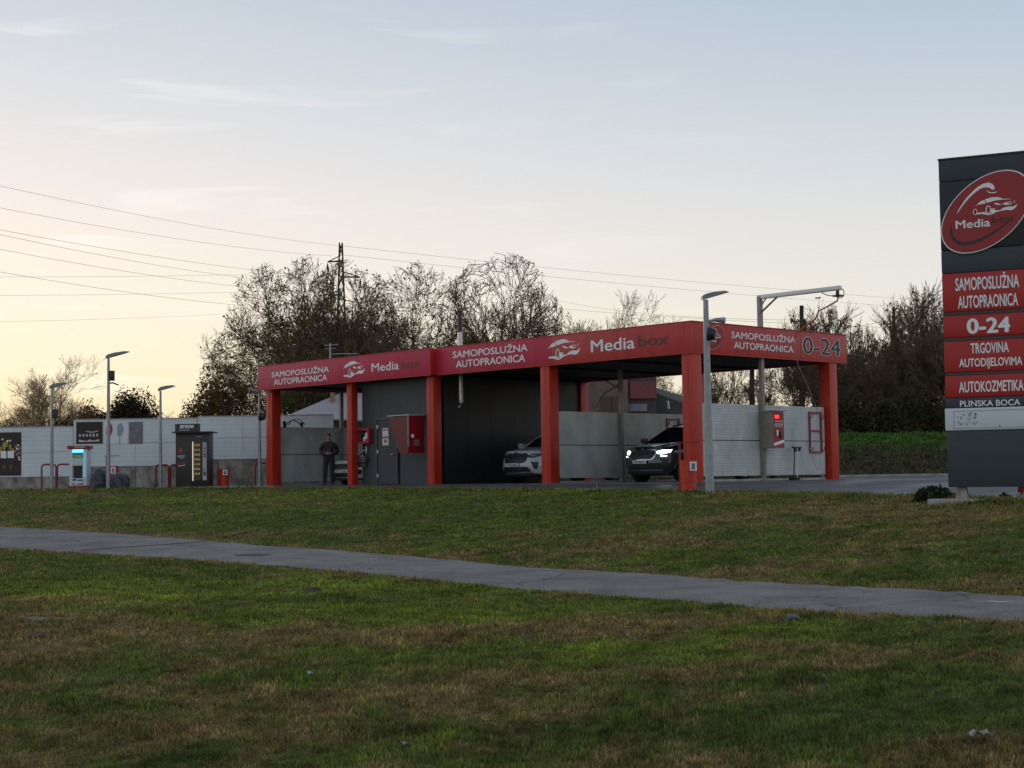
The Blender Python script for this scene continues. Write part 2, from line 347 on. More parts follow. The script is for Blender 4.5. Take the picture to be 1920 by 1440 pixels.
# ------------------------------------------------------------------ ground
def axis(segs):
    out = []
    for a, b, n in segs: out += list(np.linspace(a, b, n, endpoint=False))
    return np.array(out+[segs[-1][1]])
xs = axis([(-3000, -300, 10), (-300, -60, 16), (-60, -18, 50), (-18, 14, 190), (14, 60, 70), (60, 300, 16), (300, 3000, 10)])
ys = axis([(-400, -20, 8), (-20, 4, 20), (4, 30, 170), (30, 58, 120), (58, 90, 60), (90, 300, 20), (300, 4000, 14)])
GX, GY = np.meshgrid(xs, ys); GZ = terrain(GX, GY)-.035*sstep(.2, 1.2, GY-rowY(6, np.clip(GX/np.maximum(GY, 2), -.6, .6)))*(bank(GX, GY) < .02)
m_turf = vcol_mat('turf_soil', bump=.9, bscale=9, mul=.95)
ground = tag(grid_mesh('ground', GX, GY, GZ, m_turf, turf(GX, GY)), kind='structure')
m_path = mat('path_asphalt', (.225, .210, .200), .88, var=.34, vscale=1.3, bump=.6, bscale=45, spec=.12)
def crack_path(M):
    nt = M.node_tree; N = nt.nodes.new; L = nt.links.new; b = nt.nodes['Principled BSDF']; src = b.inputs['Base Color'].links[0].from_socket
    tc = N('ShaderNodeTexCoord'); wn = N('ShaderNodeTexNoise'); wn.inputs['Scale'].default_value = 1.5; L(tc.outputs['Object'], wn.inputs['Vector'])
    ad = N('ShaderNodeVectorMath'); ad.operation = 'ADD'; L(tc.outputs['Object'], ad.inputs[0]); L(wn.outputs['Color'], ad.inputs[1])
    vo = N('ShaderNodeTexVoronoi'); vo.feature = 'DISTANCE_TO_EDGE'; vo.inputs['Scale'].default_value = .28; L(ad.outputs[0], vo.inputs['Vector'])
    mr = N('ShaderNodeMapRange'); mr.inputs[1].default_value = .0; mr.inputs[2].default_value = .012; mr.inputs[3].default_value = .55; mr.inputs[4].default_value = 1; L(vo.outputs['Distance'], mr.inputs[0])
    gr = N('ShaderNodeTexNoise'); gr.inputs['Scale'].default_value = 38; gr.inputs['Detail'].default_value = 3; L(tc.outputs['Object'], gr.inputs['Vector'])
    g2 = N('ShaderNodeMapRange'); g2.inputs[1].default_value = .3; g2.inputs[2].default_value = .7; g2.inputs[3].default_value = .72; g2.inputs[4].default_value = 1.28; L(gr.outputs[0], g2.inputs[0])
    mu = N('ShaderNodeMath'); mu.operation = 'MULTIPLY'; L(mr.outputs[0], mu.inputs[0]); L(g2.outputs[0], mu.inputs[1])
    vm = N('ShaderNodeVectorMath'); vm.operation = 'SCALE'; L(src, vm.inputs[0]); L(mu.outputs[0], vm.inputs['Scale']); L(vm.outputs[0], b.inputs['Base Color'])
crack_path(m_path)
tt = np.linspace(-.55, .55, 500); ss = np.linspace(0, 1, 12); TT, S2 = np.meshgrid(tt, ss)
wob = (fbm(TT*90, TT*0+3, 3)-.5)*.28; wob2 = (fbm(TT*90+55, TT*0+9, 3)-.5)*.28
PY = (rowY(3, TT)+wob)*(1-S2)+(rowY(4, TT)+wob2)*S2; PX = TT*PY
tag(grid_mesh('path', PX, PY, terrain(PX, PY)+.022-.03*((S2 == 0) | (S2 == 1)), m_path), kind='structure')
# forecourt: dark worn asphalt, damp near the bays
def asphalt_mat():
    M = bpy.data.materials.new('forecourt_asphalt'); M.use_nodes = True; nt = M.node_tree; b = nt.nodes['Principled BSDF']; N = nt.nodes.new; L = nt.links.new
    tc = N('ShaderNodeTexCoord'); ns = N('ShaderNodeTexNoise'); ns.inputs['Scale'].default_value = .35; ns.inputs['Detail'].default_value = 8; ns.inputs['Roughness'].default_value = .6; L(tc.outputs['Object'], ns.inputs['Vector'])
    mr = N('ShaderNodeMapRange'); mr.inputs[1].default_value = .4; mr.inputs[2].default_value = .62; L(ns.outputs[0], mr.inputs[0])
    mx = N('ShaderNodeMix'); mx.data_type = 'RGBA'; L(mr.outputs[0], mx.inputs[0]); mx.inputs[6].default_value = (.036, .038, .043, 1); mx.inputs[7].default_value = (.085, .086, .092, 1); L(mx.outputs[2], b.inputs['Base Color'])
    rr = N('ShaderNodeMapRange'); rr.inputs[3].default_value = .38; rr.inputs[4].default_value = .8; L(mr.outputs[0], rr.inputs[0]); L(rr.outputs[0], b.inputs['Roughness'])
    n2 = N('ShaderNodeTexNoise'); n2.inputs['Scale'].default_value = 40; L(tc.outputs['Object'], n2.inputs['Vector']); bp = N('ShaderNodeBump'); bp.inputs['Strength'].default_value = .5; bp.inputs['Distance'].default_value = .01; L(n2.outputs[0], bp.inputs['Height']); L(bp.outputs[0], b.inputs['Normal'])
    return M
m_asph = asphalt_mat()
tt = np.linspace(-.5, .55, 260); ss = np.concatenate([np.linspace(0, .25, 30), np.linspace(.27, 1, 30)]); TT, S2 = np.meshgrid(tt, ss)
A0 = rowY(6, TT)+.25+(fbm(TT*70, TT*0+13, 3)-.5)*.5; A1 = np.where(TT > .05, 66.2, 90.0); FY = A0*(1-S2)+A1*S2; FX = TT*FY
tag(grid_mesh('forecourt', FX, FY, terrain0(FX, FY)+.006, m_asph), kind='structure')

# grass blades
def blades(name, n, rmin, rmax, a0, a1, hmin, hmax, label, bankonly=False):
    r = rmin*(rmax/rmin)**_rng.rand(n); a = a0+(a1-a0)*_rng.rand(n); x = r*np.tan(a); y = r.copy()
    t = x/y
    if bankonly: keep = bank(x, y) > .02
    else:
        w3 = (fbm(t*90, t*0+3, 3)-.5)*.28; w4 = (fbm(t*90+55, t*0+9, 3)-.5)*.28
        keep = ((y < rowY(3, t)+w3+.02+.16*_rng.rand(n)**3) | (y > rowY(4, t)+w4-.02-.3*_rng.rand(n)**3)) & (y < rowY(6, t)+.22+(fbm(t*70, t*0+13, 3)-.5)*.5)
        cl = fbm(x*2.7+11, y*2.7, 3); keep &= _rng.rand(n) < .15+1.6*cl
    x, y, r, t = x[keep], y[keep], r[keep], t[keep]; n = len(x); z = terrain(x, y)-.006
    tall = .15+.7*fbm(x*1.3, y*1.3+50, 3)+1.0*fbm(x*6+31, y*5, 3)**1.5; tuft = .45*fbm(x*9+7, y*7+3, 3)+.55*fbm(x*24+7, y*17+3, 2)
    edge = np.exp(-((y-rowY(6, t)+.3)/.9)**2)*1.1 if not bankonly else 0
    h = (hmin+(hmax-hmin)*_rng.rand(n))*(tall+edge)*np.where(_rng.rand(n) < .03, 1.7, 1.0); w = np.maximum(.0045, .00052*r)*(.7+.8*_rng.rand(n))
    yaw = _rng.rand(n)*2*np.pi; lean = .15+1.0*_rng.rand(n)**1.3; ld = _rng.rand(n)*2*np.pi
    bx_, by_ = np.cos(yaw)*w, np.sin(yaw)*w; tx = x+np.cos(ld)*np.sin(lean)*h; ty = y+np.sin(ld)*np.sin(lean)*h; tzz = z+np.cos(lean)*h
    co = np.empty((n, 3, 3), np.float32); co[:, 0] = np.stack([x-bx_, y-by_, z], 1); co[:, 1] = np.stack([x+bx_, y+by_, z], 1); co[:, 2] = np.stack([tx, ty, tzz], 1)
    c = turf(x, y); straw = (_rng.rand(n) < .16)[:, None]
    br = ((.45+1.0*_rng.rand(n))*(.15+1.75*tuft))[:, None]; c = c*br*2.7; c = np.where(straw, np.array([.20, .155, .085])*br, c)
    me = bpy.data.meshes.new(name); me.vertices.add(n*3); me.vertices.foreach_set('co', co.ravel()); me.loops.add(n*3); me.polygons.add(n)
    me.loops.foreach_set('vertex_index', np.arange(n*3, dtype=np.int32)); me.polygons.foreach_set('loop_start', (np.arange(n)*3).astype(np.int32)); me.polygons.foreach_set('loop_total', np.full(n, 3, np.int32)); me.update()
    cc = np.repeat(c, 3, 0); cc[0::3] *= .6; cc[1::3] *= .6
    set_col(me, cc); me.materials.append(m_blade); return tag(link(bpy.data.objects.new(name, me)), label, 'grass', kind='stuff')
m_blade = vcol_mat('grass_blade', rough=.7, trans=.3, bscale=2)
blades('grass', 1450000, 9.2, 57, -.50, .50, .022, .062, 'short patchy green and dry brown lawn on both sides of the path')
blades('bank_grass', 90000, 66, 78, .08, .42, .06, .2, 'grass and weeds on the bank at the far right', bankonly=True)


# ------------------------------------------------------------------ materials of the buildings and things
m_red = mat('red_steel', (.54, .030, .012), .42, var=.26, vscale=2.2, bump=.05, spec=.5, stretch=(2, 2, .5))
m_fascia = mat('red_fascia', (.54, .036, .034), .42, var=.20, vscale=1.6, stretch=(2.2, 2.2, .35))
m_banner = mat('crimson_banner', (.56, .020, .070), .45, var=.18, vscale=1.6, stretch=(2.2, 2.2, .35))
m_white = mat('print_white', (.90, .90, .92), .5)
m_boxtxt = mat('print_brown_grey', (.13, .045, .040), .5)
m_black = mat('print_black', (.02, .02, .022), .5)
m_wall = mat('anthracite_cladding', (.050, .060, .072), .55, var=.15, vscale=1.2)
m_wall2 = mat('side_wall_cladding', (.012, .014, .017), .5, var=.2, vscale=1)  # side wall panels, darker than the front cladding
m_soffit = mat('dark_soffit', (.018, .018, .019), .7, var=.3, vscale=1.0)
m_panel = panel_mat('white_divider_panel', (.64, .68, .68), 14, .34)
m_bwall = panel_mat('white_boundary_panel', (.74, .81, .84), 6, .14, depth=.2)
m_galv = mat('galvanised_steel', (.34, .37, .40), .45, .5, var=.25, vscale=5)
m_steel = mat('painted_steel_beige', (.30, .28, .24), .5, .2, var=.3, vscale=3)
m_conc = mat('weathered_concrete', (.46, .42, .38), .9, var=.5, vscale=3.2, bump=.6, bscale=14, col2=(.13, .115, .10), stretch=(1, 1, .6))
m_rub = mat('black_rubber', (.018, .018, .02), .75)
m_blk = mat('black_plastic', (.02, .021, .024), .45)
m_dred = mat('dark_red_tube', (.28, .012, .016), .4, var=.15)
m_alu = mat('brushed_aluminium', (.55, .56, .58), .35, .8)
m_orange = mat('orange_hose', (.60, .10, .03), .5)
ZT = Matrix.Rotation(-math.radians(46.6), 4, 'Z')
BO = Vector((4.8, 40.9, 0)); BROT = -math.radians(46.6)
bxv = Vector((math.cos(BROT), math.sin(BROT), 0)); byv = Vector((-math.sin(BROT), math.cos(BROT), 0))
def BW(X, Y, Z=0): return BO+bxv*X+byv*Y+Vector((0, 0, Z))
def BL(p): d = Vector(p)-BO; return Vector((d.dot(bxv), d.dot(byv), p[2]))
def front(px, py, yl): return BL(ray_plane(px, py, BW(0, yl), byv))         # local point on a plane local Y = yl
def side(px, py, xl): return BL(ray_plane(px, py, BW(xl, 0), bxv))          # local point on a plane local X = xl
S90 = Matrix.Rotation(math.radians(90), 4, 'Z')                            # turns a -Y facing print to +X facing

# ------------------------------------------------------------------ car wash building
wash = empty('car_wash_building', 'red and anthracite open self service car wash hall with printed fascia banners', 'car wash', BO, BROT)
ZB, ZTOP = 3.48, 4.30; YB = 7.1; XL = front(484, 712, -.28).x
def column(X, Y, h=ZB-.005, w=.38):
    b = MB(); b.box(X-w, X, Y, Y+w, 0, h, .02); b.box(X-w*.62, X-w*.38, Y-.006, Y+.1, .0, h-.02)
    b.box(X-w-.03, X+.03, Y-.03, Y+w+.03, -.01, .02)
    return b.build('column', m_red, wash, True)
for X in (0.02, -5.40, -10.62, -14.86, -19.52): column(X, .0, w=.38 if X not in (-10.62, -14.86) else (.34 if X > -12 else .27))
for X in (0.02, -5.40, -10.62, -14.86, -19.52): column(X, 6.24 if X > -1 else 6.72)
bx('floor_slab', (XL+.6, .1, -.05, YB-.3, -.06, .022), mat('wet_bay_concrete', (.085, .088, .095), .35, var=.4, vscale=.8), wash)
# roof: soffit, deck, purlins
bx('soffit', (XL+.12, -.05, .12, YB-.12, ZB+.06, ZB+.12), m_soffit, wash)
bx('roof_deck', (XL+.13, -.06, .13, YB-.13, ZTOP-.45, ZTOP-.32), m_galv, wash)
for k in range(7): bx('beam', (XL+1.4+k*3.0, XL+1.52+k*3.0, .2, YB-.2, ZB-.004, ZB+.055), m_soffit, wash)
def fasc(x0, x1, y0, y1, mt, name='fascia'):
    b = MB().use(0).box(x0, x1, y0, y1, ZB, ZTOP, .008); return b.build(name, [mt], wash, True)
XS = front(806.5, 680, -.28).x
fasc(XL, XS, -.28, .0, m_banner); f2 = fasc(XS+.004, -5.25, -.05, .05, m_banner); fasc(-5.246, .05, -.05, .05, m_fascia)
fasc(-.05, .054, .054, YB, m_fascia); fasc(XL, -.06, YB-.1, YB, m_fascia); fasc(XL, XL+.1, .004, YB-.104, m_banner)
bx('fascia_return', (XS-.05, XS+.003, -.276, .30, ZB+.002, ZTOP-.004), m_red, wash)
for x0, x1, y in ((XL-.01, XS+.01, -.29), (XS+.02, .07, -.06)): bx('coping', (x0, x1, y, y+.16, ZTOP+.002, ZTOP+.022), m_red, wash)
bx('coping', (-.07, .075, .11, YB+.01, ZTOP+.002, ZTOP+.022), m_red, wash)
sx0 = front(641, 690, -.28).x
for X, y in ((sx0, -.28), (-17.0, -.28), (-12.6, -.28), (-8.0, -.05), (-2.6, -.05), (-.22, -.05)): bx('seam', (X-.006, X+.006, y-.003, y+.01, ZB+.01, ZTOP-.01), m_dred, wash)
for Y in (2.4, 4.8): bx('seam', (.045, .0572, Y-.006, Y+.006, ZB+.01, ZTOP-.01), m_dred, wash)
def drip(x0, x1, y0, y1): bx('drip_edge', (x0, x1, y0, y1, ZB-.03, ZB-.003), m_red, wash)
drip(XL, XS, -.28, -.24); drip(XS, .05, -.05, -.02); drip(.03, .056, -.015, YB)
# technical room: clad with vertical sheets, each its own piece
yr = .42
for k in range(4):
    a = -14.82+k*1.0
    if k == 1: continue
    bx('wall_panel', (a, a+.994, yr, yr+.08, .03, ZB-.01), m_wall, wash)
bx('wall_panel', (-13.82, -12.826, yr, yr+.08, 2.25, ZB-.01), m_wall, wash)
for k in range(6): bx('wall_panel', (-10.80, -10.72, .52+k*1.03, .52+k*1.03+1.02, .03, ZB-.01), m_wall2, wash)
bx('wall_panel', (-14.86, -14.78, .52, 6.7, .03, ZB-.01), m_wall, wash)
bx('wall_panel', (-14.76, -10.82, 6.62, 6.7, .03, ZB-.01), m_wall, wash)
# door of the technical room
p0 = front(708, 772, yr); p1 = front(766, 905, yr)
dx0, dx1 = p0.x, p0.x+1.02; 
fr = MB(); fr.box(dx0-.06, dx0, yr-.05, yr+.06, .03, 2.26); fr.box(dx1, dx1+.06, yr-.05, yr+.06, .03, 2.26); fr.box(dx0-.06, dx1+.06, yr-.052, yr+.06, 2.18, 2.262)
dr = bx('door', (dx0+.005, dx1-.005, yr-.02, yr+.03, .05, 2.175), mat('door_leaf', (.040, .046, .058), .5), wash)
fr.build('door_frame', mat('door_frame', (.07, .075, .085), .5), wash)
for z in (.32, 1.12, 1.95):
    MB().box(dx0+.02, dx0+.085, yr-.055, yr-.021, z-.05, z+.05, .01).tube([(dx0+.03, yr-.06, z-.07), (dx0+.03, yr-.06, z+.07)], .014, 6).build('hinge', m_alu, dr)
MB().tube([(dx1-.12, yr-.02, 1.02), (dx1-.12, yr-.08, 1.02), (dx1-.26, yr-.08, 1.02)], .014, 6).build('handle', m_alu, dr)
b = MB().use(0).box(dx0+.28, dx0+.60, yr-.028, yr-.022, 1.32, 1.90); b.use(1).box(dx0+.28, dx0+.60, yr-.031, yr-.0285, 1.56, 1.62).use(1).box(dx0+.28, dx0+.6, yr-.031, yr-.0285, 1.82, 1.86).use(2).box(dx0+.36, dx0+.52, yr-.031, yr-.0285, 1.41, 1.52).use(3).box(dx0+.28, dx0+.6, yr-.031, yr-.0285, 1.325, 1.35)
b.build('notice', [mat('paper', (.72, .72, .74), .8), m_red, mat('print_grey', (.2, .23, .25), .7), mat('print_orange', (.8, .35, .12), .7)], dr)
# dividers between the bays
def divider(X, segs, post=True):
    for y0, y1 in segs:
        for z0, z1 in ((.17, 1.128), (1.156, 2.14)):
            bx('divider_panel', (X-.03, X+.03, y0, y1, z0, z1), m_panel, wash)
        bx('divider_rail', (X-.022, X+.022, y0, y1, 1.122, 1.160), m_blk, wash)
    bx('bright_gap_strip', (X-.09, X+.09, .5, 6.1, .022, .075), mat('bright_gap_white', (.42, .42, .42), .8, var=.4, vscale=4), wash)  # added pale strip standing in for the bright ground seen under the panels
    for y in (segs[0][0]+.1, segs[-1][1]-.1): bx('divider_foot', (X-.02, X+.02, y-.03, y+.03, .07, .18), m_galv, wash)
    if post:
        b = MB().box(X+.05, X+.17, 3.10, 3.22, .04, ZB-.01, .008).box(X-.02, X+.24, 3.03, 3.29, .022, .04); b.build('divider_post', m_steel, wash, True)
divider(-.20, [(.40, 3.07), (3.074, 6.18)], post=False)
divider(-5.60, [(.40, 3.14), (3.144, 6.3)])
divider(-19.72, [(.40, 3.14), (3.144, 6.3)])
# printed banners
CAR = [
 [(590,628),(640,585),(690,568),(705,575),(720,618),(660,625)],
 [(705,560),(800,538),(870,537),(920,550),(960,572),(1080,583),(1075,586),(960,584),(850,588),(790,602),(740,610),(718,585)],
 [(540,645),(600,628),(605,634),(575,638)],
 [(835,630),(870,625),(920,645),(945,660),(900,658),(850,645)],
 [(950,648),(1000,628),(1090,622),(1085,630),(1010,640),(1050,655),(1090,650),(1085,662),(1020,668),(970,660)],
 [(1112,640),(1122,608),(1129,608),(1124,640)],
 [(585,750),(700,745),(720,765),(750,782),(790,770),(780,700),(795,700),(800,706),(855,703),(830,725),(860,735),(920,738),(960,708),(1020,695),(1100,698),(1130,690),(1150,665),(1156,670),(1145,708),(1110,740),(1070,752),(1020,742),(950,745),(870,757),(800,790),(750,797),(700,782),(660,772),(585,772)]]
def ring(cx, cy, rx, ry, w, n=20):
    o = [(cx+rx*math.cos(2*math.pi*i/n), cy+ry*math.sin(2*math.pi*i/n)) for i in range(n)]
    i_ = [(cx+(rx-w)*math.cos(2*math.pi*i/n), cy+(ry-w)*math.sin(2*math.pi*i/n)) for i in range(n)]
    return [[o[i], o[(i+1) % n], i_[(i+1) % n], i_[i]] for i in range(n)]
def car_emblem(parent, cx, cz, w, h, y, mt, M=None, name='car_emblem', wheels=True):
    b = MB(); polys = list(CAR)+ring(752, 715, 38, 62, 13)+(ring(562, 733, 30, 48, 8) if wheels else [])
    for P in polys: b.poly([(cx+((x-848)/620)*w, cz-((yy-668)/262)*h) for x, yy in P], y, .002)
    if M is not None: b.v = [tuple(M @ Vector(q)) for q in b.v]
    return b.build(name, mt, parent)
def place(fx, name, body, x0, x1, ymid, hp, y, mt, bold=.03, parent=None, **k):
    """letters between photograph columns x0..x1, centred on row ymid, hp rows tall, on the building plane y"""
    xm = (x0+x1)/2; A, B, c = fx(x0, ymid, y), fx(x1, ymid, y), fx(xm, ymid, y); t, bt = fx(xm, ymid-hp/2, y), fx(xm, ymid+hp/2, y)
    return A, B, c, t.z-bt.z
def front_text(body, x0, x1, ymid, hp, yl, mt, parent, bold=.035, name='lettering', shear=0):
    A, B, c, h = place(front, name, body, x0, x1, ymid, hp, yl, mt)
    return lettering(name, body, parent, mt, (A.x+B.x)/2, c.z, B.x-A.x, h, yl-.006, bold, shear)
fas = [o for o in wash.children if o.name.startswith('fascia') and 'return' not in o.name]
FL, FM_, FR_, FE = fas[0], fas[1], fas[2], fas[3]
front_text('SAMOPOSLUŽNA', 509.5, 617, 696, 13.5, -.28, m_white, FL); front_text('AUTOPRAONICA', 513.5, 613.5, 712.2, 11.5, -.28, m_white, FL)
def front_car(x0, x1, y0, y1, yl, parent):
    A, B = front(x0, (y0+y1)/2, yl), front(x1, (y0+y1)/2, yl); t = front((x0+x1)/2, y0, yl); q = front((x0+x1)/2, y1, yl)
    car_emblem(parent, (A.x+B.x)/2, (t.z+q.z)/2, B.x-A.x, t.z-q.z, yl-.006, m_white, wheels=False)
front_car(641.5, 684, 677, 708, -.28, FL)
front_text('Media', 697, 748, 687, 16, -.28, m_white, FL, .02); front_text('box', 752, 787, 682.6, 15, -.28, m_boxtxt, FL, .04)
front_text('SAMOPOSLUŽNA', 849, 989.5, 656.7, 16.5, -.05, m_white, FM_); front_text('AUTOPRAONICA', 855, 985, 677, 13.7, -.05, m_white, FM_)
front_car(1024, 1088, 636, 674, -.05, FR_)
front_text('Media', 1108, 1190.5, 645.8, 23, -.05, m_white, FR_, .03); front_text('box', 1196.5, 1253.7, 637.2, 21.5, -.05, m_boxtxt, FR_, .03)
def side_text(body, x0, x1, ymid, hp, xl, mt, parent, bold=.035, grow=0, off=.006):
    xm = (x0+x1)/2; A, B, c = side(x0, ymid, xl), side(x1, ymid, xl), side(xm, ymid, xl); t, q = side(xm, ymid-hp/2, xl), side(xm, ymid+hp/2, xl)
    return lettering('lettering', body, parent, mt, (A.y+B.y)/2, c.z, B.y-A.y, t.z-q.z, -(xl+off), bold, M=S90, grow=grow)
side_text('SAMOPOSLUŽNA', 1371, 1491, 631, 15.5, .054, m_white, FE); side_text('AUTOPRAONICA', 1375.6, 1487.5, 651.2, 12.7, .054, m_white, FE)
side_text('0-24', 1505, 1575.6, 650, 31.5, .054, m_white, FE, .065, 1, off=.004); side_text('0-24', 1505, 1575.6, 650, 31.5, .054, m_black, FE, .02, 1, off=.008)
def oval_logo(parent, cx, cz, rx, kz, rz, y, M, s=1.0, big=False):
    """tilted oval car wash emblem; x = rx cos, z = kz cos + rz sin"""
    def pt(a, f=1.0): return (cx+rx*f*math.cos(a), cz+kz*f*math.cos(a)+rz*f*math.sin(a))
    n = 72; E = lambda f: [pt(2*math.pi*i/n, f) for i in range(n)]
    def put(b, name, mt, sm=False):
        if M is not None: b.v = [tuple(M @ Vector(q)) for q in b.v]
        return b.build(name, mt, parent, sm)
    put(MB().poly(E(1.0), y, .05 if big else .004), 'emblem_rim', m_white)
    put(MB().poly(E(.975), y-.006, .005), 'emblem_disc', mat('emblem_red', (.33, .018, .022), .45))
    U = lambda q: (cx+(q[0]-712)/652*rx, cz-(q[1]-743)/599*math.hypot(kz, rz))
    put(MB().poly([U(q) for q in ((290,748),(345,650),(430,530),(530,430),(600,370),(680,325),(760,312),(820,335),(848,380),(850,415),(835,424),(810,420),(770,385),(700,378),(640,398),(560,450),(470,530),(390,620),(330,700))], y-.011, .004), 'shower_arc', m_white)
    put(MB().poly([U(q) for q in ((735,420),(755,445),(800,460),(850,463),(888,450),(870,472),(830,478),(780,470),(745,450))], y-.011, .004), 'shower_head', m_white)
    b = MB()
    for P in list(CAR)+ring(752, 715, 38, 62, 13)+ring(562, 733, 30, 48, 8): b.poly([U(q) for q in P], y-.012, .003)
    put(b, 'car_emblem', m_white)
    put(MB().poly([U(q) for q in ((225,880),(218,960),(230,1040),(265,1110),(320,1150),(400,1170),(500,1165),(600,1140),(720,1090),(850,1020),(960,950),(1060,870),(1105,820),(1080,880),(980,965),(860,1050),(740,1120),(620,1180),(500,1215),(400,1222),(310,1205),(240,1150),(200,1070),(190,980))], y-.011, .004), 'swoosh', mat('emblem_dark', (.035, .022, .025), .5))
    a, q = U((280, 830)), U((775, 980)); c = U((525, 905))
    lettering('lettering', 'Media', parent, m_white, c[0], c[1], q[0]-a[0], (a[1]-q[1])*.82, y-.014, .03, M=(M @ Matrix.Shear('XZ', 4, (0, 0)) if M is not None else None))
    a, q = U((800, 805)), U((1105, 925)); c = U((952, 868))
    lettering('lettering', 'box', parent, mat('emblem_box', (.11, .012, .014), .5), c[0], c[1], q[0]-a[0], (a[1]-q[1])*.85, y-.014, .03, M=M)
A, B = side(1325, 632.5, .054), side(1356, 632.5, .054); t, q = side(1340.5, 609.5, .054), side(1340.5, 656, .054)
hh = (t.z-q.z)/2; oval_logo(FE, (A.y+B.y)/2, (t.z+q.z)/2, (B.y-A.y)/2, hh*.35, hh*.93, -.060, S90)

# ------------------------------------------------------------------ things fixed on or standing in the car wash
def world_child(name, label, cat, X, Y, Z=0, rz=0, group=None): return empty(name, label, cat, BW(X, Y, Z), BROT+rz, group)
def coin_box(X, Y, label):
    t = world_child('coin_terminal', label, 'coin machine', X, Y, .92)
    b = MB().box(0, .34, -.26, .26, 0, 1.02, .015); b.build('housing', m_steel, t, True)
    bx('hood', (-.02, .42, -.29, .29, 1.022, 1.045), m_steel, t)
    f = bx('front_panel', (.341, .352, -.235, .235, .03, .99), mat('terminal_red', (.30, .012, .030), .4), t)
    MB().box(.353, .362, -.17, .0, .83, .92, .004).build('display', mat('red_display', (.5, .01, .01), .3, emit=(1, .02, .03), estr=2.2), f)
    b = MB()
    for k in range(6): b.box(.353, .37, -.19+k*.065, -.15+k*.065, .72, .76, .008)
    b.build('button', m_alu, f)
    b = MB()
    for k in range(6):
        for z in (.60, .64, .67): b.box(.3525, .355, -.19+k*.065, -.155+k*.065, z, z+.018)
    b.build('price_print', m_white, f)['kind'] = 'stuff'
    bx('card_reader', (.353, .385, -.12, -.06, .34, .5), m_white, f, .01); bx('coin_slot', (.353, .38, .02, .12, .27, .47), m_blk, f, .01)
    MB().poly([(-.235, .06), (.235, .16), (.235, .24), (-.235, .14)], -.357, .003).build('white_stripe', m_white, f).data.transform(S90)
    return t
coin_box(.02, 3.25, 'red and grey coin terminal with glowing red display on the outer divider post')
# tall post with its cantilever hose boom
t = world_child('hose_boom', 'tall steel post through the canopy roof with long boom and orange hose', 'hose boom', -.10, 3.14)
b = MB().box(-.06, .06, -.06, .06, .04, 5.20, .006).box(-.16, .16, -.16, .16, .022, .045); b.build('post', m_steel, t, True)
MB().box(-.07, 2.72, -.05, .05, 5.12, 5.24, .008).build('boom', m_alu, t, True)
MB().tube([(.0, 0, 4.72), (.62, 0, 5.14)], .028, 6).tube([(.06, 0, 4.95), (.22, 0, 5.13)], .02, 6).build('brace', m_steel, t, True)
MB().tube([(2.62, 0, 5.12), (2.62, 0, 4.98)], .04, 8).box(2.5, 2.74, -.12, .12, 4.95, 4.99, .01).build('swivel', m_blk, t, True)
def arc(c, r, a0, a1, n=10, ax='xz'): return [Vector((c[0]+r*math.cos(a0+(a1-a0)*i/n), c[1], c[2]+r*math.sin(a0+(a1-a0)*i/n))) for i in range(n+1)]
MB().tube(arc((2.62, .1, 5.05), .13, 0, math.pi*2, 14), .012, 5).tube([(2.1, 0, 5.10), (2.25, .06, 5.02), (2.45, .08, 4.99), (2.6, 0, 5.0)], .012, 5).build('cable', m_blk, t, True)
bx('nozzle_clip', (1.9, 2.05, -.03, .03, 4.96, 4.99), m_blk, t)
MB().tube([(2.62, 0, 4.95), (2.6, 0, 4.84), (2.35, 0, 4.74), (1.95, .05, 4.62), (1.80, .1, 4.42), (1.45, .15, 4.26), (1.1, .2, 4.12), (1.0, .22, 3.95)], .022, 6).build('hose', [m_orange], t, True)
MB().tube([(1.0, .22, 3.95), (.98, .25, 3.6), (.9, .5, 3.2), (.6, 1.4, 2.6), (.3, 2.25, 1.9), (.28, 2.30, 1.1), (.26, 2.34, .45), (.22, 2.25, .28), (.2, 2.1, .5), (.2, 1.95, .9), (.2, 1.7, 1.08), (.18, 1.55, 1.05)], .009, 5).build('hose', m_galv, t, True)
# red mat racks clipped to the dividers
def mat_rack(X, Y, label, g='red mat racks on the dividers'):
    t = world_child('mat_rack', label, 'mat rack', X, Y, .80, group=g)
    b = MB()
    for y in (0, .56): b.box(0, .04, y, y+.05, 0, 1.2)
    for z in (.0, .62, 1.15): b.box(.002, .038, .052, .558, z, z+.045)
    b.build('frame', m_dred, t)
    for y in (0, .57):
        for z in (.05, 1.0): MB().tube([(.04, y+.02, z), (.12, y+.02, z+.04), (.12, y+.02, z+.13)], .014, 6).build('clip', m_dred, t)
    return t
mat_rack(-.165, 5.40, 'red tube mat rack hanging on the outer white divider by the right end column')
mat_rack(-5.565, 5.35, 'red mat rack seen above the roof of the black car on the inner divider')
# foam brush leaning in its holder
t = world_child('foam_brush', 'grey foam brush with long handle leaning against the outer white divider under its hose', 'brush', .02, 4.15, .022)
MB().tube([(.25, -.12, .04), (.05, .22, .92)], .018, 7).build('handle', m_blk, t, True)
MB().tube([(.3, -.03, .05), (.1, .3, .80)], .012, 6).build('lance', m_alu, t, True)
MB().box(.16, .36, -.26, .02, .0, .09, .03).build('brush_head', m_rub, t, True)
MB().box(.0, .1, .14, .5, .90, .95, .01).box(.03, .1, .2, .25, .8, .9).box(.03, .1, .4, .45, .82, .9).build('holder', m_blk, t)
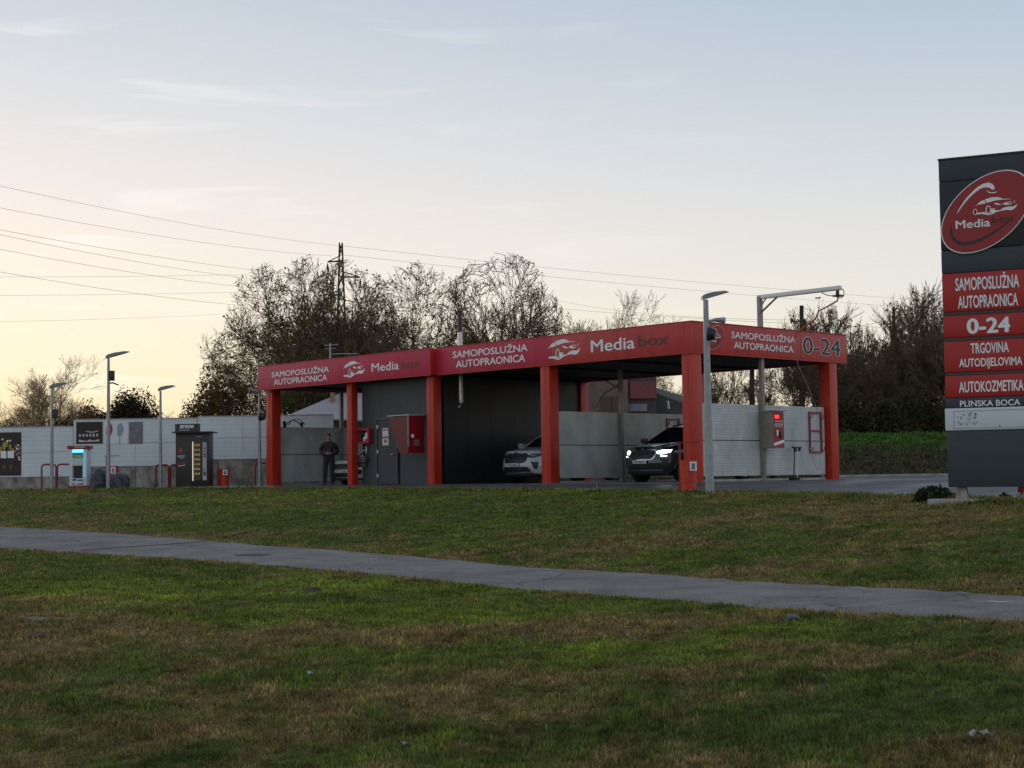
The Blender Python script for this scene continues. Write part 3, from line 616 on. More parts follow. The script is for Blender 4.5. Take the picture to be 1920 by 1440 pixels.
# litter tray, fire box, tap and basin on the anthracite wall
p = front(675, 832, yr); q = front(698, 803, yr)
t = world_child('wall_cabinet', 'small square red cabinet on the anthracite wall left of the door', 'cabinet', p.x, yr, p.z)
W_, H_ = q.x-p.x, q.z-p.z
b = MB().box(0, W_, -.16, -.01, 0, H_*.16).box(0, W_, -.16, -.01, H_*.86, H_).box(0, W_*.14, -.16, -.01, H_*.161, H_*.859).box(W_*.88, W_, -.16, -.01, H_*.161, H_*.859); b.build('frame', mat('cabinet_red', (.40, .02, .03), .45), t)
bx('back', (W_*.14, W_*.88, -.03, -.012, H_*.16, H_*.86), m_blk, t)
MB().tube([(.15, -.07, .12), (.12, -.08, .25), (.2, -.07, .4), (.33, -.07, .35), (.3, -.08, .15), (.2, -.09, .12)], .028, 6).build('hose', mat('olive_hose', (.10, .09, .04), .6), t, True)
bx('tag', (W_*.62, W_*.80, -.10, -.07, H_*.3, H_*.72), m_white, t, .01)
p = front(672, 848, yr)
t = world_child('wash_basin', 'dark wall basin with chrome pipe and cross tap beside the red left inner column', 'basin', p.x-.1, yr, .42)
MB().box(.12, .66, -.16, -.01, .36, .56, .02).box(.2, .58, -.10, -.012, .20, .36, .02).build('bowl', mat('basin_dark', (.085, .075, .08), .5), t, True)
MB().tube([(.0, -.2, .68), (.35, -.2, .68), (.50, -.12, .74), (.62, -.03, .78)], .016, 6).tube([(.62, -.06, .68), (.62, -.06, .90)], .022, 6).build('pipe', m_alu, t, True)
bx('tap', (.50, .58, -.10, -.01, 1.02, 1.22), m_white, t, .015)
# red sheet hood over the change machine by the second column
p = front(728, 781, -.30)
hx1 = front(765, 800, -.30).x; hx0 = p.x
t = world_child('machine_hood', 'red sheet metal hood with slanted side over the change machine beside the middle red column', 'hood', hx0, -.30, 0)
w = hx1-hx0; zt = p.z; zb = front(748, 850, -.30).z
m_hood = mat('hood_red_shaded', (.15, .007, .010), .4)  # darker red on the side sheet: shade of that face put into the colour
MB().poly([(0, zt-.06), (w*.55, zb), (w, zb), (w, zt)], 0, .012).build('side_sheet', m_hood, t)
MB().box(w-.012, w, .012, .66, zb, zt).build('front_sheet', mat('hood_red_lit', (.32, .012, .018), .4), t)  # brighter red of the same sheet: light on this face put into the colour
bx('top_sheet', (-.03, w+.04, -.03, .69, zt+.002, zt+.03), mat('hood_white', (.6, .58, .56), .5), t)
bx('corner_post', (w+.004, w+.05, -.03, .012, zb+.2, zt), m_steel, t)
bx('coin_unit', (w+.002, w+.09, .22, .42, zb+.22, zb+.44), mat('coin_unit', (.25, .13, .12), .5), t, .01)
bx('bulb', (w+.02, w+.1, .10, .18, zb+.48, zb+.6), m_white, t, .03)
# flue
p = BL(ray_plane(863, 768, BW(-10.45, 0), bxv))
t = world_child('flue_pipe', 'white flue pipe with dark upper length passing through the roof', 'flue', -10.42, p.y, 0)
MB().tube([(0, 0, 2.62), (0, 0, 4.88)], .075, 12).build('lower_pipe', m_alu, t, True); MB().tube([(0, 0, 4.885), (0, 0, 5.55)], .07, 12).tube([(0, 0, 5.55), (0, 0, 5.62)], [.12, .03], 12).build('upper_pipe', mat('flue_dark', (.05, .05, .055), .5, .3), t, True)
for z in (2.66, 2.95): MB().tube([(0, 0, z), (0, 0, z+.03)], .09, 12).build('collar', m_galv, t, True)
MB().tube([(0, 0, 2.62), (-.02, 0, 2.5), (-.08, 0, 2.45), (-.1, 0, 2.52)], .018, 6).build('hook', m_alu, t, True)
# swing arms hanging over the middle divider
def bent(name, label, cat, pts, r=.028, mt=None, group=None):
    P = [BW(*BL(ray_plane(a, b_, BW(-5.5, 0), bxv))) for a, b_ in pts]; o = MB().tube([q-P[0] for q in P], r, 7).build(name, mt or m_alu, None, True); o.location = P[0]; return tag(o, label, cat, group)
bent('swing_arm', 'bent white lance tube above the middle divider under the soffit', 'hose arm', [(1117, 768), (1129, 742), (1163, 719)])
bent('swing_arm', 'short thin grey arm crossing behind the middle divider post', 'hose arm', [(1136, 714), (1150, 722), (1163, 730)], .022, m_galv)
bent('lance_holder', 'pair of short white lance tubes standing above the inner divider top by the corner column', 'lance', [(1253, 767), (1251, 752)], .05)
P = [BW(*BL(ray_plane(a, b_, BW(-19.7, 0), bxv))) for a, b_ in ((534, 800), (540, 792), (549, 788), (558, 791), (566, 799))]
b = MB().tube(P, .022, 6).tube([q+Vector((.12, 0, .05)) for q in P], .014, 6).tube([P[0]+Vector((0, 0, -.03)), P[0]+Vector((-.02, 0, .2))], .06, 8).tube([P[-1]+Vector((0, 0, -.03)), P[-1]+Vector((0, 0, .14))], .05, 8)
tag(b.build('hose_arch', m_rub, None, True), 'black hose arch clipped on the top edge of the far left divider', 'hose')
# roof antenna
p = at(619, 668, 55)
t = empty('roof_antenna', 'thin white aerial mast with side arms on the left part of the roof', 'antenna', (p.x, p.y, 4.0))
MB().tube([(0, 0, -.12), (0, 0, 1.1)], .03, 6).build('mast', m_galv, t, True)
MB().tube([(0, 0, .72), (1.0, -.1, .70)], .016, 5).tube([(-.22, 0, 1.02), (.3, 0, 1.06)], .016, 5).tube([(-.2, 0, .9), (.22, 0, .92)], .012, 5).build('aerial', m_galv, t, True)

# ------------------------------------------------------------------ lamp posts
def lamp_post(px, py, Y, ytop, label, size=1.0, cams=(), head=1, r=.055, zoff=None):
    p = at(px, py, Y); z = tz(p.x, p.y) if zoff is None else zoff; topz = at(px, ytop, Y).z
    t = empty('lamp_post', label, 'lamp post', (p.x, p.y, z), 0, 'lamp posts round the forecourt'); h = topz-z
    MB().tube([(0, 0, -.05), (0, 0, h*.5), (0, 0, h)], [r*1.25, r, r*.72], 10).build('pole', m_galv, t, True)
    bx('base_plate', (-.13, .13, -.13, .13, 0, .025), m_galv, t)
    L_ = .55*size
    hd = MB(); sec = [(-.09, .07, .06), (.0, .12, .09), (.18*size, .15, .085), (L_*.8, .13, .05), (L_, .06, .015)]
    vs = []
    for x, w, hh_ in sec:
        zc = h+.02+x*.28
        vs += [(x, -w, zc), (x, w, zc), (x, w*.8, zc+hh_*1.3), (x, -w*.8, zc+hh_*1.3)]
    fs = [(i*4+k, i*4+(k+1) % 4, i*4+4+(k+1) % 4, i*4+4+k) for i in range(len(sec)-1) for k in range(4)]+[(3, 2, 1, 0), (16, 17, 18, 19)]
    hd.add(vs, fs); hd.build('lamp_head', mat('lamp_grey', (.20, .21, .22), .5, .3), t, False).rotation_euler = (0, 0, head)
    for cz, kind in cams:
        if kind == 'box': bx('junction_box', (.02, .20, -.06, .06, h-cz-.34, h-cz), m_blk, t, .01)
        elif kind == 'arm': MB().tube([(0, 0, h-cz), (.14, 0, h-cz+.02), (.34, 0, h-cz-.06)], .028, 6).build('camera_arm', m_blk, t, True)
        elif kind == 'cam': MB().tube([(.05, -.02, h-cz), (.22, -.06, h-cz+.02), (.42, -.14, h-cz+.0)], [.02, .05, .075], 8).build('camera', m_galv, t, True)
        elif kind == 'dish': MB().tube([(.04, -.05, h-cz), (.2, -.10, h-cz-.03)], [.17, .12], 12).build('loudspeaker', m_blk, t, True)
    return t
lamp_post(1331, 926, 35.6, 562, 'big grey lamp post with camera and loudspeaker before the corner column', 1.0, ((.50, 'cam'), (.80, 'dish')), r=.085, head=.2)
lamp_post(203, 917, 52, 672, 'tallest lamp post at the left between two rubbish bags', 1.25, ((.42, 'box'), (.85, 'arm')), r=.06, head=.1)
lamp_post(97, 914, 55, 728, 'lamp post in front of the low left wall behind the first red tube barrier', .95, ((.75, 'box'),), r=.055, head=.1)
lamp_post(301, 911, 55.5, 733, 'lamp post standing between the tulip poster and the dark vending machine', .95, (), r=.052, head=.1)
lamp_post(487, 908, 56, 737, 'lamp post half hidden behind the left end of the red canopy', .8, ((.85, 'dish'),), r=.055, head=3.0)

# ------------------------------------------------------------------ boundary wall of white panels on concrete
YW = 58.0
def wx(px): return at(px, 850, YW).x
def wz(px, py): return at(px, py, YW).z
wall = empty('boundary_wall', 'long stepped wall of white panels on a stained concrete plinth', 'wall', (wx(130), YW, 0))
ox = wx(130)
def wsec(px0, px1, pt, pb, cols):
    xa, xb = wx(px0)-ox, wx(px1)-ox; zt, zb_ = wz((px0+px1)/2, pt), wz((px0+px1)/2, pb); zm = (zt+zb_)/2
    for k in range(cols):
        a, c = xa+(xb-xa)*k/cols, xa+(xb-xa)*(k+1)/cols
        bx('wall_panel', (a+.004, c-.004, 0, .12, zb_, zm-.006), m_bwall, wall); bx('wall_panel', (a+.004, c-.004, 0, .12, zm+.006, zt), m_bwall, wall)
    bx('coping', (xa, xb-.006, -.02, .14, zt+.002, zt+.035), m_galv, wall); bx('backing', (xa, xb, .122, .16, zb_-.1, zt), m_galv, wall)
    for k in range(cols):
        a, c = xa+(xb-xa)*k/cols, xa+(xb-xa)*(k+1)/cols; bx('plinth', (a+.006, c-.006, .03, .3, -.05, zb_-.012), m_conc, wall)
wsec(-420, 137, 804, 897, 5); wsec(137.6, 370, 786, 874, 2); wsec(370.6, 625, 780, 860, 3)
# posters on the wall
def poster(label, px0, px1, py0, py1, base, cat='poster'):
    x0, x1 = wx(px0), wx(px1); z0, z1 = wz((px0+px1)/2, py1), wz((px0+px1)/2, py0)
    t = empty('poster', label, cat, (x0, YW-.005, z0), 0, 'posters on the white wall'); bx('sheet', (0, x1-x0, -.012, -.001, 0, z1-z0), base, t); return t, x1-x0, z1-z0
m_brown = mat('print_dark_brown', (.045, .022, .020), .5, var=.6, vscale=6, col2=(.015, .010, .010))
t, w, h = poster('dark brown coffee poster with cups and yellow blossoms at the far left of the wall', -40, 40, 811, 892, m_brown)
b = MB(); b2 = MB(); b3 = MB(); b4 = MB()
for x, z, s in ((.52, .60, .10), (.60, .68, .13), (.66, .74, .10), (.80, .55, .11), (.74, .66, .09), (.45, .72, .1)): b.poly([(w*(x+s*.5*math.cos(a)*.6*(1+.3*math.sin(3*a))), h*(z+s*math.sin(a)*.8)) for a in np.linspace(0, 2*math.pi, 11)[:-1]], -.018, .003)
b.build('yellow_print', mat('print_yellow', (.42, .33, .06), .6), t)['kind'] = 'stuff'
for x0, x1 in ((.52, .65), (.68, .83)): b2.poly([(w*x0, h*.41), (w*x1, h*.40), (w*x1, h*.57), (w*x0, h*.57)], -.019, .003)
for x, z in ((.56, .84), (.68, .80), (.74, .81), (.95, .42), (.96, .37), (.90, .62), (.93, .70)): b2.poly([(w*(x+.025*math.cos(a)), h*(z+.022*math.sin(a))) for a in np.linspace(0, 2*math.pi, 8)[:-1]], -.019, .003)
b2.build('white_print', m_white, t)['kind'] = 'stuff'
for x, z in ((.88, .66), (.93, .60), (.86, .56), (.95, .52), (.9, .48), (.97, .63)): b3.poly([(w*(x+.035*math.cos(a)), h*(z+.03*math.sin(a))) for a in np.linspace(0, 2*math.pi, 8)[:-1]], -.0175, .003)
b3.build('pink_print', mat('print_pink', (.35, .22, .20), .6), t)['kind'] = 'stuff'
for x in (.6, .76): b4.poly([(w*(x-.06), h*.24), (w*(x+.05), h*.25), (w*(x+.02), h*.17), (w*x, h*.08), (w*(x-.01), h*.17)], -.0175, .003)
b4.build('ochre_print', mat('print_ochre', (.16, .10, .03), .6), t)
t, w, h = poster('brown food photograph with white shapes printed left of the tall lamp post', 143, 192.5, 791, 832, m_brown)
b = MB().poly([(w*.10, h*.08), (w*.88, h*.10), (w*.88, h*.20), (w*.62, h*.14), (w*.5, h*.2), (w*.4, h*.12), (w*.1, h*.2)], -.018, .003)
for k in range(6): b.poly([(w*(.1+k*.13), h*(.34+.03*(k % 2))), (w*(.16+k*.13), h*.30), (w*(.19+k*.13), h*.42), (w*(.12+k*.13), h*.46)], -.018, .003)
b.poly([(w*.35, h*.55), (w*.6, h*.50), (w*.85, h*.56), (w*.8, h*.59), (w*.6, h*.54), (w*.4, h*.58)], -.018, .003).build('white_print', mat('print_cream', (.62, .56, .54), .6), t)['kind'] = 'stuff'
t, w, h = poster('white poster with pink and grey tulips right of the tall lamp post', 196, 241, 791, 832, mat('print_pale', (.74, .77, .83), .5))
def tulip(cx, mt): 
    MB().poly([(w*(cx+dx), h*dz) for dx, dz in ((-.01,.36),(.03,.30),(.07,.33),(.16,.42),(.22,.60),(.21,.78),(.15,.92),(.11,.95),(.06,.88),(.03,.93),(-.03,.82),(-.06,.62),(-.05,.45))], -.018, .003).build('flower_print', mt, t)
    MB().poly([(w*(cx+.055), h*.31), (w*(cx+.075), h*.31), (w*(cx+.07), 0), (w*(cx+.04), 0)], -.018, .003).build('stem_print', mat('print_stem', (.12, .15, .16), .6), t)
tulip(.12, mat('print_tulip_pink', (.42, .03, .09), .5, var=.4, vscale=9)); tulip(.58, mat('print_tulip_grey', (.33, .38, .45), .5, var=.3, vscale=9))
t, w, h = poster('grey close-up photograph of stacked stone at the right end of the poster row', 242, 268, 791, 832, mat('print_stone', (.30, .28, .32), .5, var=.55, vscale=5, stretch=(1, 1, 5), col2=(.10, .08, .11)))
MB().poly([(w*.05, h*.02), (w*.1, h*.35), (w*.35, h*.52), (w*.95, h*.6), (w*.95, h*.35), (w*.6, h*.02)], -.018, .003).build('arch_print', mat('print_stone_light', (.22, .19, .22), .5, var=.4, vscale=4), t)

# ------------------------------------------------------------------ vacuum cabinet, bags, bin, barriers, vending machine
def pw(px, Y, z=0): p = at(px, 900, Y); return Vector((p.x, p.y, z))
p = pw(128, 54.5, tz(pw(128, 54.5).x, 54.5)+.0)
t = empty('vacuum_cabinet', 'white vacuum cabinet with red roof and lit cyan display beside the black rubbish bag', 'cabinet', p); w = 35/53
bx('base', (0, w+.02, 0, .55, .0, .12), m_dred, t, .01); b = MB().use(0).box(.03, w*.22, .0, .5, .122, 1.42, .01).box(w*.76, w, .001, .5, .122, 1.42, .01).box(w*.22, w*.76, .0, .5, .122, .38, .01).box(w*.22, w*.76, .15, .5, .38, 1.42).box(w*.22, w*.76, .0, .15, .83, 1.42, .01); b.build('body', mat('cabinet_white', (.62, .70, .74), .4), t, True)
bx('roof', (-.03, w+.06, -.05, .58, 1.424, 1.54), m_dred, t, .01)
bx('display', (w*.22, w*.80, -.012, -.003, 1.30, 1.40), mat('cyan_display', (.1, .6, .7), .3, emit=(.15, .85, 1), estr=1.3), t)
bx('info_label', (w*.24, w*.78, -.010, -.003, 1.10, 1.29), mat('label_teal', (.12, .30, .32), .5), t); bx('info_label', (w*.35, w*.74, -.015, -.011, 1.13, 1.19), mat('label_yellow', (.55, .55, .15), .5), t)
bx('nozzle_recess', (w*.25, w*.72, .13, .149, .39, .82), m_blk, t)
b = MB().box(w*.24, w*.42, -.01, -.003, .30, .36).box(w*.5, w*.8, -.01, -.003, .30, .34).box(w*.5, w*.8, -.01, -.003, .16, .20).box(w*.24, w*.36, -.01, -.003, .16, .2); b.build('label_print', m_blk, t)
bx('side_light', (w*.80, w*.93, -.008, -.003, .42, 1.28), mat('side_light', (.3, .55, .68), .4, emit=(.2, .55, .75), estr=.25), t)
lettering('lettering', 'VACUUM', t, m_white, w*.62, 1.482, .36, .05, -.056, .03)
m_bag = mat('grey_bin_bag', (.045, .047, .055), .42, var=.3, vscale=4, bump=.6, bscale=9)
def bag(px, Y, w, h, label, seed):
    rg = random.Random(seed); p = pw(px, Y); p.z = tz(p.x, p.y)-.02; bm = bmesh.new(); bmesh.ops.create_icosphere(bm, subdivisions=4, radius=1)
    for v in bm.verts:
        c = v.co.copy(); a = math.atan2(c.y, c.x); f = 1+.10*math.sin(a*5+seed+c.z*4)+.05*math.sin(a*11+c.z*9); zz = (c.z+1)/2
        prof = (1-zz**3.0)**.5*.92+.06; n = float(vnoise(np.array([a*3+seed]), np.array([c.z*4+9]))[0])-.5
        rr = math.hypot(c.x, c.y) or 1e-6; k = prof*f*(1+n*.22)
        v.co = Vector((c.x/rr*k*w/2*min(1, rr*2.2), c.y/rr*k*w*.42*min(1, rr*2.2), max(0, zz*h*(1+n*.12))))
    me = bpy.data.meshes.new('rubbish_bag'); bm.to_mesh(me); bm.free(); me.polygons.foreach_set('use_smooth', [True]*len(me.polygons)); me.materials.append(m_bag)
    o = link(bpy.data.objects.new('rubbish_bag', me)); o.location = p; return tag(o, label, 'rubbish bag', 'rubbish bags by the tall lamp post')
bag(186, 52.6, .66, .72, 'leaning black rubbish bag between the white cabinet and the tall lamp post', 2); bag(225, 52.2, .66, .58, 'squat grey rubbish bag right of the tall lamp post in front of the red bin', 5)
def bin_(px, Y, label, h=.72, tray=True, d=.42, rot=0, group='red litter bins', pole=.62):
    p = pw(px, Y); z = tz(p.x, p.y)
    t = empty('litter_bin', label, 'litter bin', (p.x, p.y, z), rot, group)
    MB().tube([(0, 0, .0), (0, 0, h*.34), (0, 0, h*.66), (0, 0, h)], [d*.47, d*.48, d*.49, d*.5], 20).build('drum', mat('bin_red', (.62, .045, .02), .45, var=.25, vscale=5), t, True)
    for z_ in (h*.33, h*.66, h*.985): MB().tube([(0, 0, z_-.012), (0, 0, z_+.012)], d*.515, 20).build('hoop', mat('bin_red', (.5, .03, .02)), t, True)
    MB().tube([(-d*.46, -.05, .02), (-d*.46, -.05, h+pole)], .026, 7).build('pole', m_dred, t, True)
    if tray: bx('tray', (-d*.62, d*.62, -.16, .12, h+pole+.002, h+pole+.02), m_dred, t)
    bx('sticker', (d*.05, d*.45, -d*.5-.03, -d*.5-.02, h*.66, h*.95), m_white, t)
    MB().box(d*.15, d*.35, -d*.5-.034, -d*.5-.031, h*.70, h*.90).build('sticker_print', mat('print_grey', (.2, .23, .25)), t)
    return t
bin_(1290, 36.9, 'red oil drum litter bin with ash tray pole in front of the corner column', h=.74, pole=.42)
bin_(210, 54.0, 'red litter bin with tray half hidden by the rubbish bags', h=.80, pole=.34, d=.4)
bin_(419, 56.0, 'small red litter bin alone between vending machine and canopy', h=.66, pole=.28, d=.42, tray=False)
def barrier(px0, px1, Y, hp, label, g='red tube barriers in front of the wall'):
    a, c = pw(px0, Y), pw(px1, Y); w = c.x-a.x; h = hp/(2889/Y)
    t = empty('tube_barrier', label, 'barrier', (a.x, a.y, tz(a.x, a.y)), 0, g)
    MB().tube([(0, 0, 0), (0, 0, h-.1), (.03, 0, h-.03), (.1, 0, h), (w-.1, 0, h), (w-.03, 0, h-.03), (w, 0, h-.1), (w, 0, 0)], .032, 8).build('hoop', m_dred, t, True); return t
barrier(78, 105, 55.6, 47, 'red hoop barrier at the foot of the leftmost lamp post'); barrier(107.5, 132, 55.6, 47, 'red hoop barrier running behind the white cabinet')
barrier(292, 316.5, 56.4, 43, 'red hoop barrier round the foot of the lamp post left of the vending machine'); barrier(319.5, 345, 56.4, 43, 'red hoop barrier partly hidden behind the vending machine'); barrier(479, 515, 56.2, 44, 'red hoop barrier passing behind the left end column')
# vending machine
Y = 55.0; a = pw(329, Y, 0); sc_ = 2889/Y; w = 63/sc_
t = empty('vending_machine', 'tall black air freshener vending machine with lit shelves and a projecting header sign', 'vending machine', (a.x, a.y, .02)); m_vb = mat('vending_black', (.035, .028, .028), .4, var=.15)
w1 = w*.46
bx('side_cabinet', (0, w1-.005, .02, .8, 0, 1.93), m_vb, t, .01); bx('machine_body', (w1, w, .0, .8, 0, 1.93), mat('vending_body', (.014, .013, .014), .35), t, .01)
bx('header_sign', (-.01, w*.70, -.01, .25, 1.985, 2.26), m_vb, t); 
r_ = MB().box(-.08, w+.14, -.22, .86, 1.935, 1.98); r_.build('canopy_plate', m_blk, t)
lettering('lettering', 'areon', t, m_white, w*.34, 2.16, .50, .12, -.018, .07, .2)
MB().box(.12, .52, -.014, -.011, 2.05, 2.056).box(.13, .5, -.014, -.011, 2.02, 2.026).build('small_print', m_white, t)
b = MB(); b.v = []; b2 = MB()
b2.poly([(.13, 1.38), (.12, 1.32), (.14, 1.26), (.2, 1.22), (.235, 1.27), (.24, 1.34), (.21, 1.39), (.17, 1.41)], .012, .003).build('round_badge', mat('badge_red', (.5, .05, .05), .5), t)
lettering('lettering', 'automat', t, m_white, .20, 1.115, .26, .05, .014, .03, .15); lettering('lettering', 'shop', t, m_white, .22, 1.04, .17, .05, .014, .03, .15)
MB().poly([(.07, .80), (.36, .85), (.36, .89), (.07, .84)], .012, .003).build('red_stripe', m_red, t); MB().poly([(.1, .74), (.34, .78), (.34, .80), (.1, .76)], .012, .003).build('white_stripe', m_white, t)
lettering('lettering', 'parfumi', t, m_white, w1+.30, 1.80, .2, .05, -.008, .03, .15)
bx('light_strip', (w1+.05, w1+.09, -.012, -.002, .22, 1.62), mat('light_strip', (.6, .55, .45), .4, emit=(1, .9, .75), estr=.35), t)
sh = bx('shelf_window', (w1+.11, w1+.35, -.006, -.001, .24, 1.60), mat('vending_window', (.03, .022, .012), .15), t)
for k in range(7):
    b = MB(); z = 1.46-k*.17
    for j in range(4): b.box(w1+.125+j*.055, w1+.16+j*.055, -.012, -.007, z, z+.06+.02*((k+j) % 2))
    b.build('goods_row', mat('goods_%d' % (k % 3), ((.45, .25, .06), (.30, .16, .05), (.35, .32, .25))[k % 3], .5, emit=(.9, .55, .2), estr=.12 if k < 4 else .03), sh)
kp = bx('control_panel', (w1+.42, w1+.56, -.012, -.002, .24, 1.60), mat('panel_grey', (.42, .44, .47), .4), t)
for z, s in ((1.36, .05), (1.28, .03), (1.14, .06), (1.06, .05), (.62, .03), (.40, .15)): bx('slot', (w1+.455, w1+.525, -.018, -.0125, z, z+s), m_blk, kp)

# ------------------------------------------------------------------ totem sign
TD = Vector((.905, -.425, 0)).normalized(); TN = Vector((TD.y, -TD.x, 0))      # along the face; out of the face towards the viewer
TO = at(1778, 915, 28.6); TO.z = 0
TROT = math.atan2(TD.y, TD.x)
tot = empty('totem_sign', 'tall slate grey and red roadside totem sign of the car wash at the right edge', 'sign', TO, TROT)
Tn = Vector((-math.sin(TROT), math.cos(TROT), 0))
def TP(px, py):
    q = ray_plane(px, py, TO, Tn)-TO; return Vector((q.dot(TD), 0, q.z))
WT = TP(1952, 700).x
lx = lambda py: 1760+(py-300)*(1778-1760)/615
def zl(py): return TP(lx(py), py).z
m_slate = mat('totem_slate', (.034, .045, .060), .5, var=.08, vscale=1); m_slate2 = mat('totem_dark', (.012, .016, .021), .5, var=.1); m_slate3 = mat('totem_top', (.027, .035, .047), .5); m_tred = mat('totem_red', (.44, .014, .012), .42, var=.08, vscale=1); m_tw = mat('totem_white', (.62, .70, .74), .45); m_gap = mat('totem_gap', (.075, .045, .045), .6)
bands = [(301, 342, m_slate3), (342, 471, m_slate2), (471, 514, m_slate), (514, 586, m_tred), (586, 593, m_gap), (593, 634, m_tred), (634, 641, m_gap), (641, 699, m_tred), (699, 705, m_gap), (705, 746.5, m_tred), (746.5, 766, m_slate), (766, 808, m_tw), (808, 914, m_slate)]
TH = .34
for y0, y1, mt in bands:
    gap = mt is m_gap; wd = mt is m_tw
    o = MB().box(.012*gap-.02*wd, WT-.012*gap+.02*wd, .012*gap-.012*wd, TH-.012*gap+.012*wd, zl(y1)+.002, zl(y0)-.002, 0 if gap else .02).build('sign_panel' if not gap else 'panel_joint', mt, tot, not gap)
bx('top_cap', (-.01, WT+.01, -.01, TH+.01, zl(301), zl(301)+.03), m_blk, tot)
q0, q1 = TP(1783, 771), TP(1950, 803)
sg = [o for o in tot.children if o.data.materials[0] is m_tw][0]
b = MB(); x0_, x1_, z0_, z1_ = TP(1789, 803).x, WT-.05, zl(804), zl(771)
b.box(x0_, x1_, -.020, -.0125, z0_, z0_+.008).box(x0_, x1_, -.020, -.0125, z1_-.008, z1_).box(x0_, x0_+.008, -.02, -.0125, z0_+.008, z1_-.008).build('recess_frame', m_galv, sg)
b = MB(); rg = random.Random(4)
for k in range(26):
    cx_, cz_ = x0_+.06+rg.random()*.36, z0_+.06+rg.random()*.24; s = .012+rg.random()*.02
    b.poly([(cx_+s*math.cos(a)*(1+.4*math.sin(a*2+k)), cz_+s*math.sin(a)) for a in np.linspace(0, 2*math.pi, 8)[:-1]], -.0135, .001)
b.build('glue_residue', mat('residue', (.36, .42, .45), .8), sg)['kind'] = 'stuff'
bx('screw_hole', (TP(1875, 799).x-.012, TP(1875, 799).x+.012, -.016, -.0125, TP(1875, 799).z-.01, TP(1875, 799).z+.014), m_blk, sg)
def ttext(body, x0, x1, ym, hp, bold=.035, parent=None, mt=None):
    A, B, c = TP(x0, ym), TP(x1, ym), TP((x0+x1)/2, ym); t_, q = TP((x0+x1)/2, ym-hp/2), TP((x0+x1)/2, ym+hp/2)
    lettering('lettering', body, tot, mt or m_white, (A.x+B.x)/2, c.z, B.x-A.x, t_.z-q.z, -.006, bold)
ttext('SAMOPOSLUŽNA', 1791, 1911, 527, 31, .04); ttext('AUTOPRAONICA', 1796, 1909, 564, 24, .04); ttext('0-24', 1812.5, 1894.6, 610, 30, .07)
ttext('TRGOVINA', 1820, 1891.6, 652, 20, .04); ttext('AUTODIJELOVIMA', 1798.4, 1917, 681, 21, .04); ttext('AUTOKOZMETIKA', 1798, 1919.5, 724, 21, .045); ttext('PLINSKA BOCA', 1800, 1913, 755.5, 11.5, .03)
c = TP(1849, 398); rx = (TP(1935, 398).x-TP(1763, 398).x)/2; k_ = 1/((2889/27.4)); oval_logo(tot, c.x, c.z, rx, 33*k_, 71.7*k_, -.055, None, big=True)
zb_ = zl(914); g0 = tz(TO.x+.3, TO.y-.1)
for x in (.10, WT-.42):
    MB().add([(x, .05, g0-.1), (x+.26, .05, g0-.1), (x+.26, .29, g0-.1), (x, .29, g0-.1), (x+.05, .08, zb_+.001), (x+.2, .08, zb_+.001), (x+.2, .26, zb_+.001), (x+.05, .26, zb_+.001)], [(0,3,2,1),(4,5,6,7),(0,1,5,4),(1,2,6,5),(2,3,7,6),(3,0,4,7)]).build('foot', m_conc, tot)
q = TO-TD*.35; 
o = MB().box(0, WT+.9, -.22, .55, -.12, .0, .015).build('footing_slab', mat('slab_concrete', (.36, .35, .32), .9, var=.3, vscale=3, bump=.2), None, True); o.location = (q.x, q.y, g0+.035); o.rotation_euler = (0, 0, TROT); tag(o, 'pale concrete footing slab under the totem sign', 'slab')
# red and white chevron guard behind the totem foot
p = at(1905, 929, 29.2); t = empty('chevron_guard', 'small red guard board with white chevron behind the right foot of the totem', 'guard', (p.x, p.y, tz(p.x, p.y)), TROT)
bx('board', (0, .5, .3, .33, .03, .34), m_dred, t); MB().poly([(.14, .30), (.2, .30), (.27, .17), (.34, .30), (.4, .30), (.30, .13), (.30, .04), (.24, .04), (.24, .13)], .294, .004).build('chevron', m_white, t); bx('leg', (.05, .09, .31, .35, -.05, .03), m_dred, t); bx('leg', (.41, .45, .31, .35, -.05, .03), m_dred, t)
